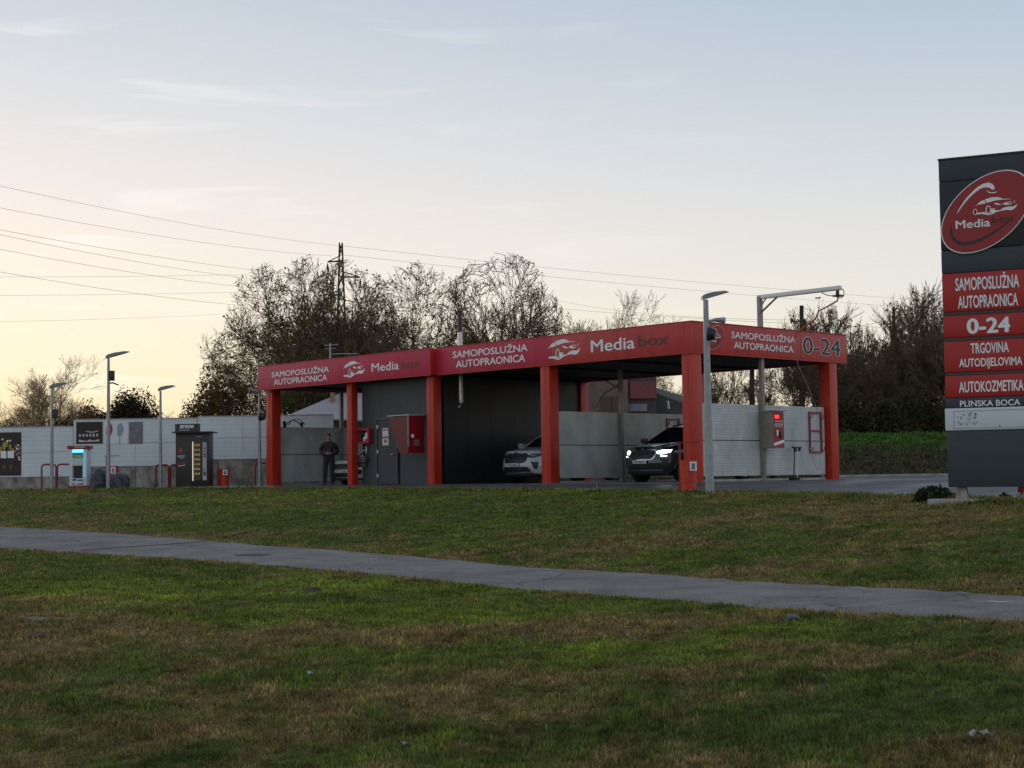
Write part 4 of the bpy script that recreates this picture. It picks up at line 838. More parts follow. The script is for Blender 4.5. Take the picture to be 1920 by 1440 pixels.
#@@PART3
# ------------------------------------------------------------------ cars
m_tyre = mat('tyre', (.014, .014, .015), .8); m_glass = mat('car_glass', (.012, .014, .016), .06, spec=.8); m_chrome = mat('chrome', (.6, .6, .62), .15, 1.0)
m_plate = mat('plate', (.62, .62, .64), .4)
def front_curve(x, z, hw, zh):
    a = abs(x)/hw
    return .34*a**2.8+.05*a**2+max(0, z-zh*.74)*.55+max(0, .42-z)*.30-.03*math.exp(-((z-.55)/.12)**2)
def make_car(label, X, Y, paint, suv=True, lights_on=False, hw=.92, zh=1.02, grille_frame=None, plate_txt='ZG 4127', rz=0.0, skid=None, low=None):
    t = world_child('parked_car', label, 'car', X, Y, .022, rz, None)
    L_ = 4.55; roof = 1.66 if suv else 1.44; z0 = .27 if suv else .2
    zs = [z0, z0+.06, .42, .52, .62, .72, zh*.80, zh*.9, zh*.965, zh]
    wz_ = [hw*.88, hw*.95, hw*.985, hw, hw*1.0, hw, hw*.985, hw*.95, hw*.90, hw*.84]
    N = 16; b = MB(); fc = lambda x, z: front_curve(x, z, hw, zh)
    # nose
    vs = []; 
    for z, w in zip(zs, wz_):
        for k in range(N+1):
            x = -w+2*w*k/N; vs.append((x, fc(x, z), z))
    fs = [(j*(N+1)+k, j*(N+1)+k+1, (j+1)*(N+1)+k+1, (j+1)*(N+1)+k) for j in range(len(zs)-1) for k in range(N)]; b.add(vs, fs)
    # flanks with wheel arches cut by the arch line
    ys = [.0, .12, .3, .46, .55, .66, .80, .92, 1.04, 1.18, 1.28, 1.4, 1.9, 2.6, 3.2, 3.34, 3.45, 3.6, 3.74, 3.88, 4.0, 4.1, 4.3, L_]
    def arch(y):
        for c in (.90, 3.68):
            d = abs(y-c)
            if d < .40: return .34+math.sqrt(max(0, .40**2-d*d))*.98
        return 0
    for sgn in (-1, 1):
        vs = []
        for y in ys:
            u = min(1, y/1.0); rr = max(0, (y-3.9)/.65)
            for z, w in zip(zs, wz_):
                f0 = fc(w, z); ww = w*(1-.07*rr*rr)+.02*u; yy = f0+(y)*(L_-f0-.06*(z > .9))/L_ if y < L_ else L_-.05*(z > .8)
                zz = max(z, min(arch(yy), z0+.62)) if z < .72 else z
                zt = zz+(.06*min(1, y/1.3) if z >= zh*.9 else 0)
                vs.append((sgn*ww, yy, zt))
        m_ = len(zs); fs = [(i*m_+j, (i+1)*m_+j, (i+1)*m_+j+1, i*m_+j+1) for i in range(len(ys)-1) for j in range(m_-1)]; b.add(vs, fs)
    # bonnet
    vs = []; ny = 8
    for i in range(ny+1):
        v = i/ny
        for k in range(N+1):
            a = -1+2*k/N; w = hw*.84+(.02)*v; f0 = fc(a*w, zh); y = f0+(1.16-f0)*v
            z = zh+.06*v+.055*math.sin(math.pi*min(1, v*1.25)/2)*(1-a*a)+.035*v+.018*math.exp(-((abs(a)-.62)/.12)**2)*min(1, v*3)
            vs.append((a*w, y, z))
    b.add(vs, [(i*(N+1)+k, i*(N+1)+k+1, (i+1)*(N+1)+k+1, (i+1)*(N+1)+k) for i in range(ny) for k in range(N)])
    # shoulder, roof, tail
    zb = zh+.06; zw = zh+.11
    RF = [(1.16, hw*.86, zw), (1.95, hw*.66, roof-.06), (2.3, hw*.69, roof), (3.6, hw*.68, roof-.03), (4.2, hw*.64, roof-.12)]
    def rowr(y, w, z, n=8, crown=.03): return [(-w+2*w*k/n, y, z+crown*(1-(2*k/n-1)**2)) for k in range(n+1)]
    rows = [rowr(*q) for q in RF[1:]]; vs = [p for r in rows for p in r]; b.add(vs, [(i*9+k, i*9+k+1, (i+1)*9+k+1, (i+1)*9+k) for i in range(3) for k in range(8)])
    b.add([(-hw*.92, L_-.02, .3), (hw*.92, L_-.02, .3), (hw*.92, L_, .9), (-hw*.92, L_, .9), (-hw*.86, L_-.1, zb), (hw*.86, L_-.1, zb)], [(0, 1, 2, 3), (3, 2, 5, 4)])
    for s in (-1, 1):   # pillars
        P = lambda y, w, z: (s*w, y, z)
        b.tube([P(1.10, hw*.87, zb+.03), P(1.95, hw*.665, roof-.07), P(2.3, hw*.695, roof-.015), P(3.6, hw*.685, roof-.045), P(4.2, hw*.645, roof-.13), P(4.45, hw*.82, zb)], .035, 6)
        b.tube([P(2.75, hw*.90, zb), P(2.75, hw*.70, roof-.02)], .035, 6)
        b.add([P(1.0, hw*.86, zb-.01), P(L_-.1, hw*.86, zb), P(L_-.1, hw*.98, zh*.98+.04), P(1.0, hw*.935, zh*.98)], [(0, 1, 2, 3)])
    body = b.build('body', paint, t, True)
    # glass
    b = MB(); g = rowr(1.14, hw*.84, zw-.01)+rowr(1.55, hw*.75, (zw+roof)/2-.01)+rowr(1.96, hw*.65, roof-.062)
    b.add(g, [(i*9+k, i*9+k+1, (i+1)*9+k+1, (i+1)*9+k) for i in range(2) for k in range(8)]); b.build('windscreen', m_glass, t, True)
    for s in (-1, 1):
        b = MB().add([(s*hw*.865, 1.2, zb+.01), (s*hw*.865, 4.4, zb+.01), (s*hw*.66, 4.15, roof-.15), (s*hw*.68, 2.3, roof-.03), (s*hw*.655, 1.96, roof-.09)], [(0, 1, 2, 3, 4)]); b.build('side_window', m_glass, t)
    MB().add([(-hw*.8, L_-.12, zb+.01), (hw*.8, L_-.12, zb+.01), (hw*.62, 4.2, roof-.12), (-hw*.62, 4.2, roof-.12)], [(0, 1, 2, 3)]).build('rear_window', m_glass, t)
    bx('underbody', (-hw*.78, hw*.78, .35, L_-.3, .17, .40), m_rub, t)
    # face: plates that follow the nose curve
    def skin(outline, off, thick=.012, seg=.05):
        """outline in (x, z): laid on the nose"""
        n = len(outline); pts = []
        for i in range(n):
            a, c = Vector(outline[i]), Vector(outline[(i+1) % n]); k = max(1, int((c-a).length/seg))
            for j in range(k): pts.append(a+(c-a)*(j/k))
        bm = bmesh.new(); vv = [bm.verts.new((p.x, 0, p.y)) for p in pts]; f = bm.faces.new(vv); bmesh.ops.triangulate(bm, faces=[f])
        bmesh.ops.subdivide_edges(bm, edges=[e for e in bm.edges if e.calc_length() > .12], cuts=2, use_grid_fill=False); bmesh.ops.triangulate(bm, faces=bm.faces[:])
        for v in bm.verts: v.co.y = fc(v.co.x, v.co.z)-off
        vs = [v.co.copy() for v in bm.verts]; bm.verts.index_update(); fs = [[v.index for v in f.verts] for f in bm.faces]; bm.free(); return MB().add(vs, fs)
    def mir(o): return [(-x, z) for x, z in o][::-1]
    g = [(-.48, zh*.84), (-.40, zh*.90), (.40, zh*.90), (.48, zh*.84), (.44, zh*.70), (.36, zh*.645), (-.36, zh*.645), (-.44, zh*.70)]
    gf = [(x*1.09, zh*.775+(z-zh*.775)*1.20) for x, z in g]
    skin(gf, .012).build('grille_frame', grille_frame or m_chrome, t); gr = skin(g, .024).build('grille', m_blk, t)
    b = MB()
    for k in range(11):
        x = -.40+k*.08; b.box(x-.008, x+.008, fc(x, zh*.78)-.04, fc(x, zh*.78)-.028, zh*.67, zh*.885)
    b.build('grille_bars', mat('grille_bar', (.05, .05, .055), .4), gr)['kind'] = 'stuff'
    for s in (-1, 1):
        hl = [(.52, zh*.80), (.50, zh*.865), (.62, zh*.90), (.86, zh*.905), (.84, zh*.83), (.66, zh*.775)]
        ll = [(.64, zh*.71), (.63, zh*.735), (.74, zh*.745), (.80, zh*.735), (.77, zh*.71)]
        if s < 0: hl, ll = mir(hl), mir(ll)
        k = 'lit' if lights_on else 'off'
        ml = mat('headlight_lit', (.8, .8, .8), .2, emit=(1, .97, .93), estr=3.0) if lights_on else mat('headlight_off', (.22, .24, .28), .08, .6)
        hd = skin([(x*1.0, z) for x, z in hl], .016).build('headlight', m_blk if not lights_on else ml, t)
        if not lights_on: skin([((x-s*.68)*.8+s*.68, (z-zh*.85)*.5+zh*.858) for x, z in hl], .022).build('lens', ml, hd)
        skin(ll, .016).build('lower_light', ml, t)
        iv = [(.62, zh*.66), (.84, zh*.645), (.80, zh*.44), (.74, zh*.42)]
        skin(iv if s > 0 else mir(iv), .008).build('air_intake', m_blk if low is None else low, t)
    skin([(-.60, zh*.44), (-.52, zh*.50), (.52, zh*.50), (.60, zh*.44), (.62, zh*.34), (-.62, zh*.34)], .010).build('lower_grille', m_blk, t)
    skin([(-.66, z0+.05), (-.70, z0+.085), (.70, z0+.085), (.66, z0+.05)], .020).build('skid_plate', skid or m_chrome, t)
    skin([(-.80, z0-.04), (-.80, z0+.04), (.80, z0+.04), (.80, z0-.04)], .004).build('lower_lip', m_blk, t)
    pl = bx('number_plate', (-.26, .26, fc(0, .6)-.045, fc(0, .6)-.03, zh*.52, zh*.62), m_plate, t, .004)
    lettering('lettering', plate_txt, pl, m_black, 0, zh*.57, .42, .065, fc(0, .6)-.048, .04)
    MB().tube([(0, fc(0, zh*.93)-.02, zh*.925), (0, fc(0, zh*.93)+.0, zh*.93)], .045, 14).build('badge', m_chrome, t, True)
    for s in (-1, 1):
        MB().tube([(s*hw*.9, 1.42, zb+.10), (s*(hw+.08), 1.36, zb+.12)], .03, 6).box(min(s*(hw+.02), s*(hw+.24)), max(s*(hw+.02), s*(hw+.24)), 1.28, 1.40, zb+.06, zb+.22, .04).build('mirror', paint if paint.name != 'car_white' else paint, t, True)
        if suv: MB().tube([(s*hw*.66, 2.15, roof+.02), (s*hw*.69, 2.4, roof+.055), (s*hw*.68, 3.6, roof+.03), (s*hw*.65, 3.8, roof-.01)], .018, 6).build('roof_rail', m_chrome, t, True)
        for y in (.90, 3.68):
            r = .35 if suv else .32
            w = MB().tube([(s*(hw-.24), y, r-.02), (s*(hw-.20), y, r-.02), (s*(hw-.04), y, r-.02), (s*(hw-.01), y, r-.02)], [r*.94, r, r, r*.93], 24).build('wheel', m_tyre, t, True)
            MB().tube([(s*(hw-.012), y, r-.02), (s*(hw+.0), y, r-.02)], [r*.66, r*.60], 20).build('rim', m_alu, w, True)
    MB().tube([(-.5, 1.18, zw-.0), (.15, 1.28, zw+.05)], .012, 5).tube([(.0, 1.18, zw), (.6, 1.3, zw+.04)], .012, 5).build('wiper', m_blk, t)
    return t
m_pblk = mat('car_black', (.012, .013, .015), .18, clear=1.0); m_pwht = mat('car_white', (.52, .55, .60), .22, clear=1.0); m_pwh2 = mat('car_cream', (.58, .60, .62), .25, clear=1.0)
make_car('black off-road car with headlights lit parked in the bay behind the corner column', -3.42, 1.72, m_pblk, True, True, plate_txt='ZG 3904 K', low=m_blk)
make_car('white off-road car with dark grille in the bay beside the dark room wall', -8.95, 1.9, m_pwht, True, False, grille_frame=m_blk, plate_txt='VZ 518 D')
make_car('low white saloon car half hidden by the red column behind the standing man', -17.35, 1.38, m_pwh2, False, False, hw=.86, zh=.84, grille_frame=m_pwh2, plate_txt='ZG 771 A')

# ------------------------------------------------------------------ the man waiting in the left bay
def skin_body(joints, edges, name, mats, pick, parent, loc):
    bm = bmesh.new(); sk = bm.verts.layers.skin.verify(); V = []
    for i, (p, r) in enumerate(joints):
        v = bm.verts.new(p); v[sk].radius = (r, r) if isinstance(r, float) else r; v[sk].use_root = (i == 0); V.append(v)
    for a, b in edges: bm.edges.new((V[a], V[b]))
    me = bpy.data.meshes.new(name); bm.to_mesh(me); bm.free(); o = link(bpy.data.objects.new(name, me))
    s = o.modifiers.new('Skin', 'SKIN'); s.use_smooth_shade = True; q = o.modifiers.new('Sub', 'SUBSURF'); q.levels = 2; q.render_levels = 2
    dg = bpy.context.evaluated_depsgraph_get(); dg.update(); m2 = bpy.data.meshes.new_from_object(o.evaluated_get(dg), depsgraph=dg)
    bpy.data.objects.remove(o); m2.name = name
    m2.materials.clear()
    for k in mats: m2.materials.append(k)
    m2.polygons.foreach_set('material_index', [pick(p.center) for p in m2.polygons]); m2.polygons.foreach_set('use_smooth', [True]*len(m2.polygons))
    return link(bpy.data.objects.new(name, m2), parent)
pm = at(617, 911, 52.6)
man = empty('person', 'man in dark jacket and black trousers standing looking down at something in his hands', 'person', (pm.x, pm.y, .01), math.radians(4))
J = [((0, 0, .96), (.175, .13)), ((0, 0, 1.12), (.185, .13)), ((0, .0, 1.28), (.205, .14)), ((0, .01, 1.42), (.175, .11)), ((0, 0, 1.50), (.065, .06)), ((0, -.02, 1.57), (.055, .055)), ((0, -.045, 1.66), (.075, .092)), ((0, -.04, 1.74), (.062, .075)),
     ((-.105, 0, .88), (.115, .11)), ((-.13, -.01, .50), (.088, .088)), ((-.15, .01, .12), (.075, .075)), ((-.155, -.03, .05), (.05, .045)), ((-.17, -.15, .035), (.045, .03)),
     ((.105, 0, .88), (.115, .11)), ((.115, -.02, .50), (.088, .088)), ((.125, .0, .12), (.075, .075)), ((.13, -.04, .05), (.05, .045)), ((.155, -.16, .035), (.045, .03)),
     ((-.21, 0, 1.41), (.095, .09)), ((-.285, .03, 1.16), (.088, .08)), ((-.19, -.20, 1.07), (.058, .052)), ((-.06, -.29, 1.10), (.030, .026)),
     ((.21, 0, 1.41), (.095, .09)), ((.29, .03, 1.16), (.088, .08)), ((.20, -.20, 1.07), (.058, .052)), ((.06, -.29, 1.10), (.030, .026))]
E_ = [(0, 1), (1, 2), (2, 3), (3, 4), (4, 5), (5, 6), (6, 7), (0, 8), (8, 9), (9, 10), (10, 11), (11, 12), (0, 13), (13, 14), (14, 15), (15, 16), (16, 17), (3, 18), (18, 19), (19, 20), (20, 21), (3, 22), (22, 23), (23, 24), (24, 25)]
m_skin = mat('skin', (.34, .20, .15), .55); m_jack = mat('jacket', (.012, .010, .012), .7, var=.2, vscale=8); m_trou = mat('trousers', (.012, .012, .014), .75); m_shoe = mat('shoes', (.03, .03, .032), .5)
def pick(c):
    if c.z > 1.515: return 0
    if abs(c.x) < .115 and c.y < -.225 and c.z > 1.0: return 0
    if c.z < .085: return 3
    return 1 if c.z > .90 else 2
skin_body(J, E_, 'body', [m_skin, m_jack, m_trou, m_shoe], pick, man, None)
for s in (-1, 1):
    hb = MB()
    for k in range(4):
        x = s*(.055-.018*k*.2); z0_ = 1.125-.017*k; ln = (.062, .07, .066, .052)[k]
        hb.tube([(s*.055, -.30, z0_-.005), (s*.030, -.335, z0_), (s*.005, -.335+.0, z0_-.002), (s*(.055-ln), -.318, z0_-.008)], [.010, .009, .0085, .007], 7)
    hb.tube([(s*.06, -.285, 1.135), (s*.045, -.31, 1.16), (s*.02, -.325, 1.165)], [.012, .010, .008], 7); hb.build('fingers', m_skin, man, True)
MB().box(-.035, .035, -.325, -.315, 1.09, 1.22, .004).build('phone', m_blk, man, True)
hb = MB(); vs = []; n = 12
for i in range(7):
    ph = math.pi/2*i/6
    for k in range(n):
        a = 2*math.pi*k/n; f = .86 if (math.sin(a) < -.3 and i < 3) else 1.0
        vs.append((.084*math.cos(a)*math.cos(ph)*f, -.028+.102*math.sin(a)*math.cos(ph)*f, 1.69+.10*math.sin(ph)+(.03 if math.sin(a) < -.3 and i == 0 else 0)))
hb.add(vs, [(i*n+k, i*n+(k+1) % n, (i+1)*n+(k+1) % n, (i+1)*n+k) for i in range(6) for k in range(n)]).build('hair', mat('hair', (.02, .015, .012), .7), man, True)
MB().tube([(0, -.125, 1.69), (0, -.150, 1.655), (0, -.135, 1.648)], [.008, .015, .010], 6).build('nose', m_skin, man, True)
for s in (-1, 1):
    MB().tube([(s*.082, -.035, 1.70), (s*.090, -.028, 1.67), (s*.080, -.035, 1.64)], [.008, .014, .008], 6).build('ear', m_skin, man, True)
    MB().tube([(s*.03-.012, -.128, 1.685), (s*.03+.012, -.128, 1.685)], .006, 5).build('eye', m_black, man)
MB().tube([(-.022, -.126, 1.615), (.022, -.126, 1.615)], .005, 5).build('mouth', mat('lips', (.2, .08, .07), .6), man)
MB().tube([(-.07, -.02, 1.50), (-.05, -.08, 1.49), (0, -.10, 1.46), (.05, -.08, 1.49), (.07, -.02, 1.50)], .022, 6).build('collar', m_jack, man, True)

# ------------------------------------------------------------------ trees
m_bark = mat('bark', (.16, .105, .062), .9, var=.4, vscale=6); m_bark2 = mat('glare_pale_bark', (.36, .26, .15), .9, var=.3, vscale=4)  # second bark is pale: sunset glare on far trees put into the colour
def leaf_mat(name, c1, c2, trans=.35):
    M = bpy.data.materials.new(name); M.use_nodes = True; nt = M.node_tree; b = nt.nodes['Principled BSDF']; N = nt.nodes.new; L = nt.links.new
    tc = N('ShaderNodeTexCoord'); ns = N('ShaderNodeTexNoise'); ns.inputs['Scale'].default_value = 1.1; ns.inputs['Detail'].default_value = 6; ns.inputs['Roughness'].default_value = .8; L(tc.outputs['Object'], ns.inputs['Vector'])
    mr = N('ShaderNodeMapRange'); mr.inputs[1].default_value = .35; mr.inputs[2].default_value = .65; L(ns.outputs[0], mr.inputs[0])
    mx = N('ShaderNodeMix'); mx.data_type = 'RGBA'; L(mr.outputs[0], mx.inputs[0]); mx.inputs[6].default_value = tuple(c1)+(1,); mx.inputs[7].default_value = tuple(c2)+(1,)
    L(mx.outputs[2], b.inputs['Base Color']); b.inputs['Roughness'].default_value = .7; b.inputs['Specular IOR Level'].default_value = .2
    tr = N('ShaderNodeBsdfTranslucent'); L(mx.outputs[2], tr.inputs[0]); ms = N('ShaderNodeMixShader'); ms.inputs[0].default_value = trans
    L(b.outputs[0], ms.inputs[1]); L(tr.outputs[0], ms.inputs[2]); L(ms.outputs[0], nt.nodes['Material Output'].inputs[0]); return M
m_leafA = leaf_mat('autumn_leaf', (.075, .050, .020), (.22, .13, .045)); m_leafB = leaf_mat('olive_leaf', (.038, .044, .020), (.13, .115, .048), .45); m_leafD = leaf_mat('evergreen_leaf', (.022, .020, .012), (.055, .040, .024), .15); m_leafP = leaf_mat('glare_pale_leaf', (.20, .13, .06), (.32, .22, .10), .5); m_leafG = leaf_mat('bush_leaf', (.020, .035, .014), (.06, .085, .035), .25)  # m_leafP carries the sunset glare of the far bare trees in its colour
class TM:
    def __init__(s): s.v = []; s.f = []
    def seg(s, p, q, r, r2, n):
        d = (q-p); L_ = math.sqrt(d.dot(d)) or 1e-6; d = d/L_; a = np.array([0, 0, 1.]) if abs(d[2]) < .9 else np.array([1., 0, 0]); x = np.cross(d, a); x /= np.linalg.norm(x); y = np.cross(d, x); i0 = len(s.v)
        for pp, rr in ((p, r), (q, r2)):
            for k in range(n): an = 2*math.pi*k/n; s.v.append(pp+(x*math.cos(an)+y*math.sin(an))*rr)
        for k in range(n): s.f.append((i0+k, i0+(k+1) % n, i0+n+(k+1) % n, i0+n+k))
def gen_tree(seed, H, spread=.5, stems=1, levels=5, base=.25, r0_=.16, leaves=3, lsize=.16, up=.35, kids=(5, 5, 4, 4), ratio=.62, leaf_levels=3, crook=.22, twig=.011, env=None):
    rg = np.random.RandomState(seed); W = TM(); T = TM(); LV = []
    def branch(p, d, L_, r, lev):
        ns = 4 if lev < 2 else 3 if lev < 4 else 2; cur = p; dirs = []
        pts = [p]
        for i in range(ns):
            d = d+rg.randn(3)*crook*(.5 if lev == 0 else 1)+np.array([0, 0, up*.18]); d /= np.linalg.norm(d); stp = L_/ns
            if env is not None and lev > 0:
                q_ = (cur+d*stp-np.array([0, 0, env[1]*H]))/np.array([env[0]*H, env[0]*H, env[2]*H]); e_ = q_@q_
                if e_ > 1: d = d-.9*q_/math.sqrt(e_); d /= np.linalg.norm(d)+1e-9; stp *= .45
            cur = cur+d*stp; pts.append(cur); dirs.append(d)
        rr = [max(twig, r*(1-.62*i/ns)) for i in range(ns+1)]
        for i in range(ns): (W if lev < 2 else T).seg(pts[i], pts[i+1], rr[i], rr[i+1], 6 if lev == 0 else 4 if lev < 3 else 3)
        if lev >= leaf_levels:
            for _ in range(rg.poisson(leaves)):
                u = rg.rand(); i = min(ns-1, int(u*ns)); q = pts[i]+(pts[i+1]-pts[i])*(u*ns-i)+rg.randn(3)*.10
                LV.append(q)
        if lev >= levels-1: return
        nk = kids[min(lev, len(kids)-1)]; nk = max(2, nk+rg.randint(-1, 2))
        for k in range(nk):
            u = base+(1-base)*(k+rg.rand()*.8)/nk if lev == 0 else .25+.75*(k+rg.rand()*.7)/nk
            i = min(ns-1, int(u*ns)); q = pts[i]+(pts[i+1]-pts[i])*(u*ns-i); dd = dirs[i]; a = np.cross(dd, rg.randn(3)); a /= np.linalg.norm(a)
            ang = spread*(.75+.6*rg.rand())*(1.15 if lev == 0 else 1); nd = dd*math.cos(ang)+a*math.sin(ang); nd[2] += up*.25; nd /= np.linalg.norm(nd)
            branch(q, nd, L_*ratio*(.75+.5*rg.rand())*(1.05 if lev else (1.15-.45*u)), max(twig, rr[i]*.62), lev+1)
        branch(pts[-1], dirs[-1], L_*ratio*.9, rr[-1], lev+1)
    for s in range(stems):
        a = rg.rand()*6.28; off = np.array([math.cos(a), math.sin(a), 0])*(0 if stems == 1 else rg.rand()*.8); d = np.array([math.cos(a)*.3*(stems > 1), math.sin(a)*.3*(stems > 1), 1.]); d /= np.linalg.norm(d)
        branch(off, d, H*(.50 if stems == 1 else .48)*(1 if stems == 1 else .7+.5*rg.rand()), r0_, 0)
    allv = np.array(T.v if T.v else W.v); k = H/np.percentile(allv[:, 2], 99.5)
    def mk(v, f, nm):
        me = bpy.data.meshes.new(nm); me.from_pydata((np.array(v)*k).tolist(), [], f); me.polygons.foreach_set('use_smooth', [True]*len(f)); return me
    nL = len(LV); C_ = np.array(LV)*k if nL else np.zeros((0, 3)); a = rg.randn(nL, 3); a /= np.linalg.norm(a, axis=1)[:, None]+1e-9; b_ = np.cross(a, rg.randn(nL, 3)); b_ /= np.linalg.norm(b_, axis=1)[:, None]+1e-9
    sz = lsize*(.5+.9*rg.rand(nL))[:, None]; v = np.stack([C_-a*sz, C_-b_*sz*.55, C_+a*sz, C_+b_*sz*.55], 1).reshape(-1, 3)
    lf = [(4*i, 4*i+1, 4*i+2, 4*i+3) for i in range(nL)]; me = bpy.data.meshes.new('foliage'); me.from_pydata(v.tolist(), [], lf)
    return mk(W.v, W.f, 'trunk'), mk(T.v, T.f, 'branches'), me
def plant_tree(kind, meshes, px, Y, label, cat, barkm, leafm, scale=1.0, rz=0.0, group=None, z=None, sx=1.0):
    p = at(px, 850, Y); z = tz(p.x, p.y)-.05 if z is None else z
    t = empty(kind, label, cat, (p.x, p.y, z), rz, group); t.scale = (scale*sx, scale*sx, scale)
    for nm, me, mt in (('trunk', meshes[0], barkm), ('branches', meshes[1], barkm), ('foliage', meshes[2], leafm)):
        if not len(me.polygons): continue
        if not me.materials: me.materials.append(mt)
        link(bpy.data.objects.new(nm, me), t)
    return t
def hgt(px, py, Y, z=0): return at(px, py, Y).z-z
def releaf(ms, mt):
    out = []
    for m_, k in zip(ms, (None, None, mt)):
        c = m_.copy() if k else m_
        out.append(c)
        if k: c.materials.clear()
    return out
G1 = 'autumn trees behind the car wash roof'
Yt = 74
TA = gen_tree(11, 11, .60, 1, 6, .20, .15, .40, .075, .22, (6, 5, 4, 3, 3), .62, 4, twig=.011, env=(.40, .62, .42))
TB = gen_tree(23, 11, .66, 1, 6, .16, .15, .70, .08, .16, (6, 5, 4, 3, 3), .62, 4, twig=.011, env=(.46, .56, .46))
TC = gen_tree(38, 11, .60, 1, 6, .24, .18, .16, .055, .24, (8, 5, 4, 3, 3), .62, 4, twig=.012, crook=.20, env=(.29, .66, .36))
TD_ = gen_tree(41, 7, .50, 3, 5, .08, .07, .5, .08, .38, (5, 4, 4, 4), .60, 3, twig=.011)
TG = gen_tree(43, 7, .55, 2, 6, .08, .08, .30, .07, .30, (4, 4, 3, 3, 3), .62, 4, twig=.011)
TE = gen_tree(53, 9, .58, 2, 6, .12, .10, .10, .06, .28, (6, 4, 4, 3, 3), .60, twig=.0065)
tl = [(485, 73, 7.6, TB, 'brown leaved tree leaning out at the left flank of the tree group', 0.4, .8), (520, 75, 10.6, TB, 'thin crowned autumn tree at the left shoulder of the tree group', 2.9, .78), (600, 77, 11.2, TB, 'dense autumn tree just left of the lattice pylon', 3.1, .85), (690, 74, 10.6, TA, 'tall autumn tree in the middle of the group right of the pylon', 4.4, .9), (775, 76, 10.6, TB, 'broad autumn tree above the seam of the two banners', 5.3, .85), (560, 71, 6.8, TB, 'low brown tree in front of the group above the left banner', 2.2, 1.1), (680, 70, 6.8, TB, 'low leafy tree close behind the left banner end', .9, 1.1), (648, 79, 10.9, TB, 'brown tree standing before the foot of the lattice pylon', 1.1, .9), (835, 80, 8.4, TA, 'short tree filling the gap left of the big round bare tree', 1.3, 1.0)]
for px, Y, h, ms, lb, rz, sx in tl: plant_tree('autumn_tree', ms, px, Y, lb, 'tree', m_bark, m_leafA, h/11, rz, G1, z=-.1, sx=sx)
plant_tree('round_bare_tree', TC, 942, 76, 'big round nearly bare tree rising over the middle of the fascia', 'tree', m_bark, m_leafB, 11.1/11, 2.6, None, z=-.1, sx=1.0)
for px, Y, h, lb, rz in ((1075, 100, 11.2, 'pale distant bare tree just right of the big round tree', .3), (1128, 104, 11.0, 'smaller pale bare tree above the right half of the long fascia', 2.0), (1030, 98, 10.5, 'pale bare tree half hidden behind the big round tree', 4.0)):
    plant_tree('bare_tree', [m_.copy() for m_ in TE], px, Y, lb, 'tree', m_bark2, m_leafP, h/9, rz, 'pale distant bare trees', z=-.1, sx=.85)
for px, Y, h, lb, rz, sx in ((62, 98, 7.8, 'big pale bare tree glowing against the sunset at the far left', .5, .95), (0, 100, 6.0, 'pale bare tree cut by the left frame edge', 1.7, 1.0), (112, 104, 5.4, 'small slanting bare tree right of the big pale one', 2.9, 1.0), (318, 105, 5.2, 'thin pale bare tree in the bright gap left of the brown shrub', 4.1, 1.0), (340, 110, 4.6, 'faint distant sapling beside the vending machine header', 5.0, .9)):
    plant_tree('bare_tree', [m_.copy() for m_ in TE], px, Y, lb, 'tree', m_bark2, m_leafP, h/9, rz, 'bare trees against the sunset', z=-.1, sx=sx)

def leaf_blob(name, seed, rx, ry, rz_, n, size, leafm, barkm, label, px, Y, z=-.05, cat='shrub', lumps=7, group=None, inner=.35, kind='shrub'):
    rg = np.random.RandomState(seed); p = at(px, 850, Y); t = empty(kind, label, cat, (p.x, p.y, z), 0, group)
    d = rg.randn(n, 3); d /= np.linalg.norm(d, axis=1)[:, None]; d[:, 2] = np.where(d[:, 2] < -.2, -d[:, 2], d[:, 2])
    ph = np.arctan2(d[:, 1], d[:, 0]); f = 1+.07*np.sin(ph*lumps+seed)+.05*np.sin(d[:, 2]*9+ph*3)+.025*rg.randn(n); rad = f*(inner+(1-inner)*rg.rand(n)**.5)
    C_ = d*np.array([rx, ry, rz_])*rad[:, None]*.95; C_[:, 2] = np.abs(C_[:, 2])+rz_*.02
    a = rg.randn(n, 3); a /= np.linalg.norm(a, axis=1)[:, None]; b_ = np.cross(a, rg.randn(n, 3)); b_ /= np.linalg.norm(b_, axis=1)[:, None]; sz = size*(.5+rg.rand(n))[:, None]
    v = np.stack([C_-a*sz, C_-b_*sz*.6, C_+a*sz, C_+b_*sz*.6], 1).reshape(-1, 3); me = bpy.data.meshes.new('foliage'); me.from_pydata(v.tolist(), [], [(4*i, 4*i+1, 4*i+2, 4*i+3) for i in range(n)]); me.materials.append(leafm); link(bpy.data.objects.new('foliage', me), t)
    b = MB()
    for k in range(7):
        a_ = k*.9+seed; b.tube([(0, 0, -.1), (rx*.25*math.cos(a_), ry*.25*math.sin(a_), rz_*.4), (rx*.6*math.cos(a_), ry*.6*math.sin(a_), rz_*.78)], [.09, .05, .02], 6)
    b.build('trunk', barkm, t, True); return t
leaf_blob('s', 2, 2.0, 1.2, hgt(247, 731, 72), 46000, .055, m_leafD, m_bark, 'big dark rounded evergreen between the tall lamp post and the next one', 247, 72, lumps=5, cat='evergreen', kind='evergreen_tree')
leaf_blob('s', 5, 1.7, 1.2, hgt(180, 760, 73), 24000, .055, m_leafD, m_bark, 'lower dark evergreen left of the tall lamp post', 178, 73.5, lumps=4, cat='evergreen', kind='evergreen_tree')
leaf_blob('s', 8, 1.5, 1.2, hgt(395, 688, 71), 11000, .07, m_leafA, m_bark, 'upright brown shrub at the left foot of the tree group', 400, 71, lumps=5, inner=.2, cat='tree', kind='brown_tree')
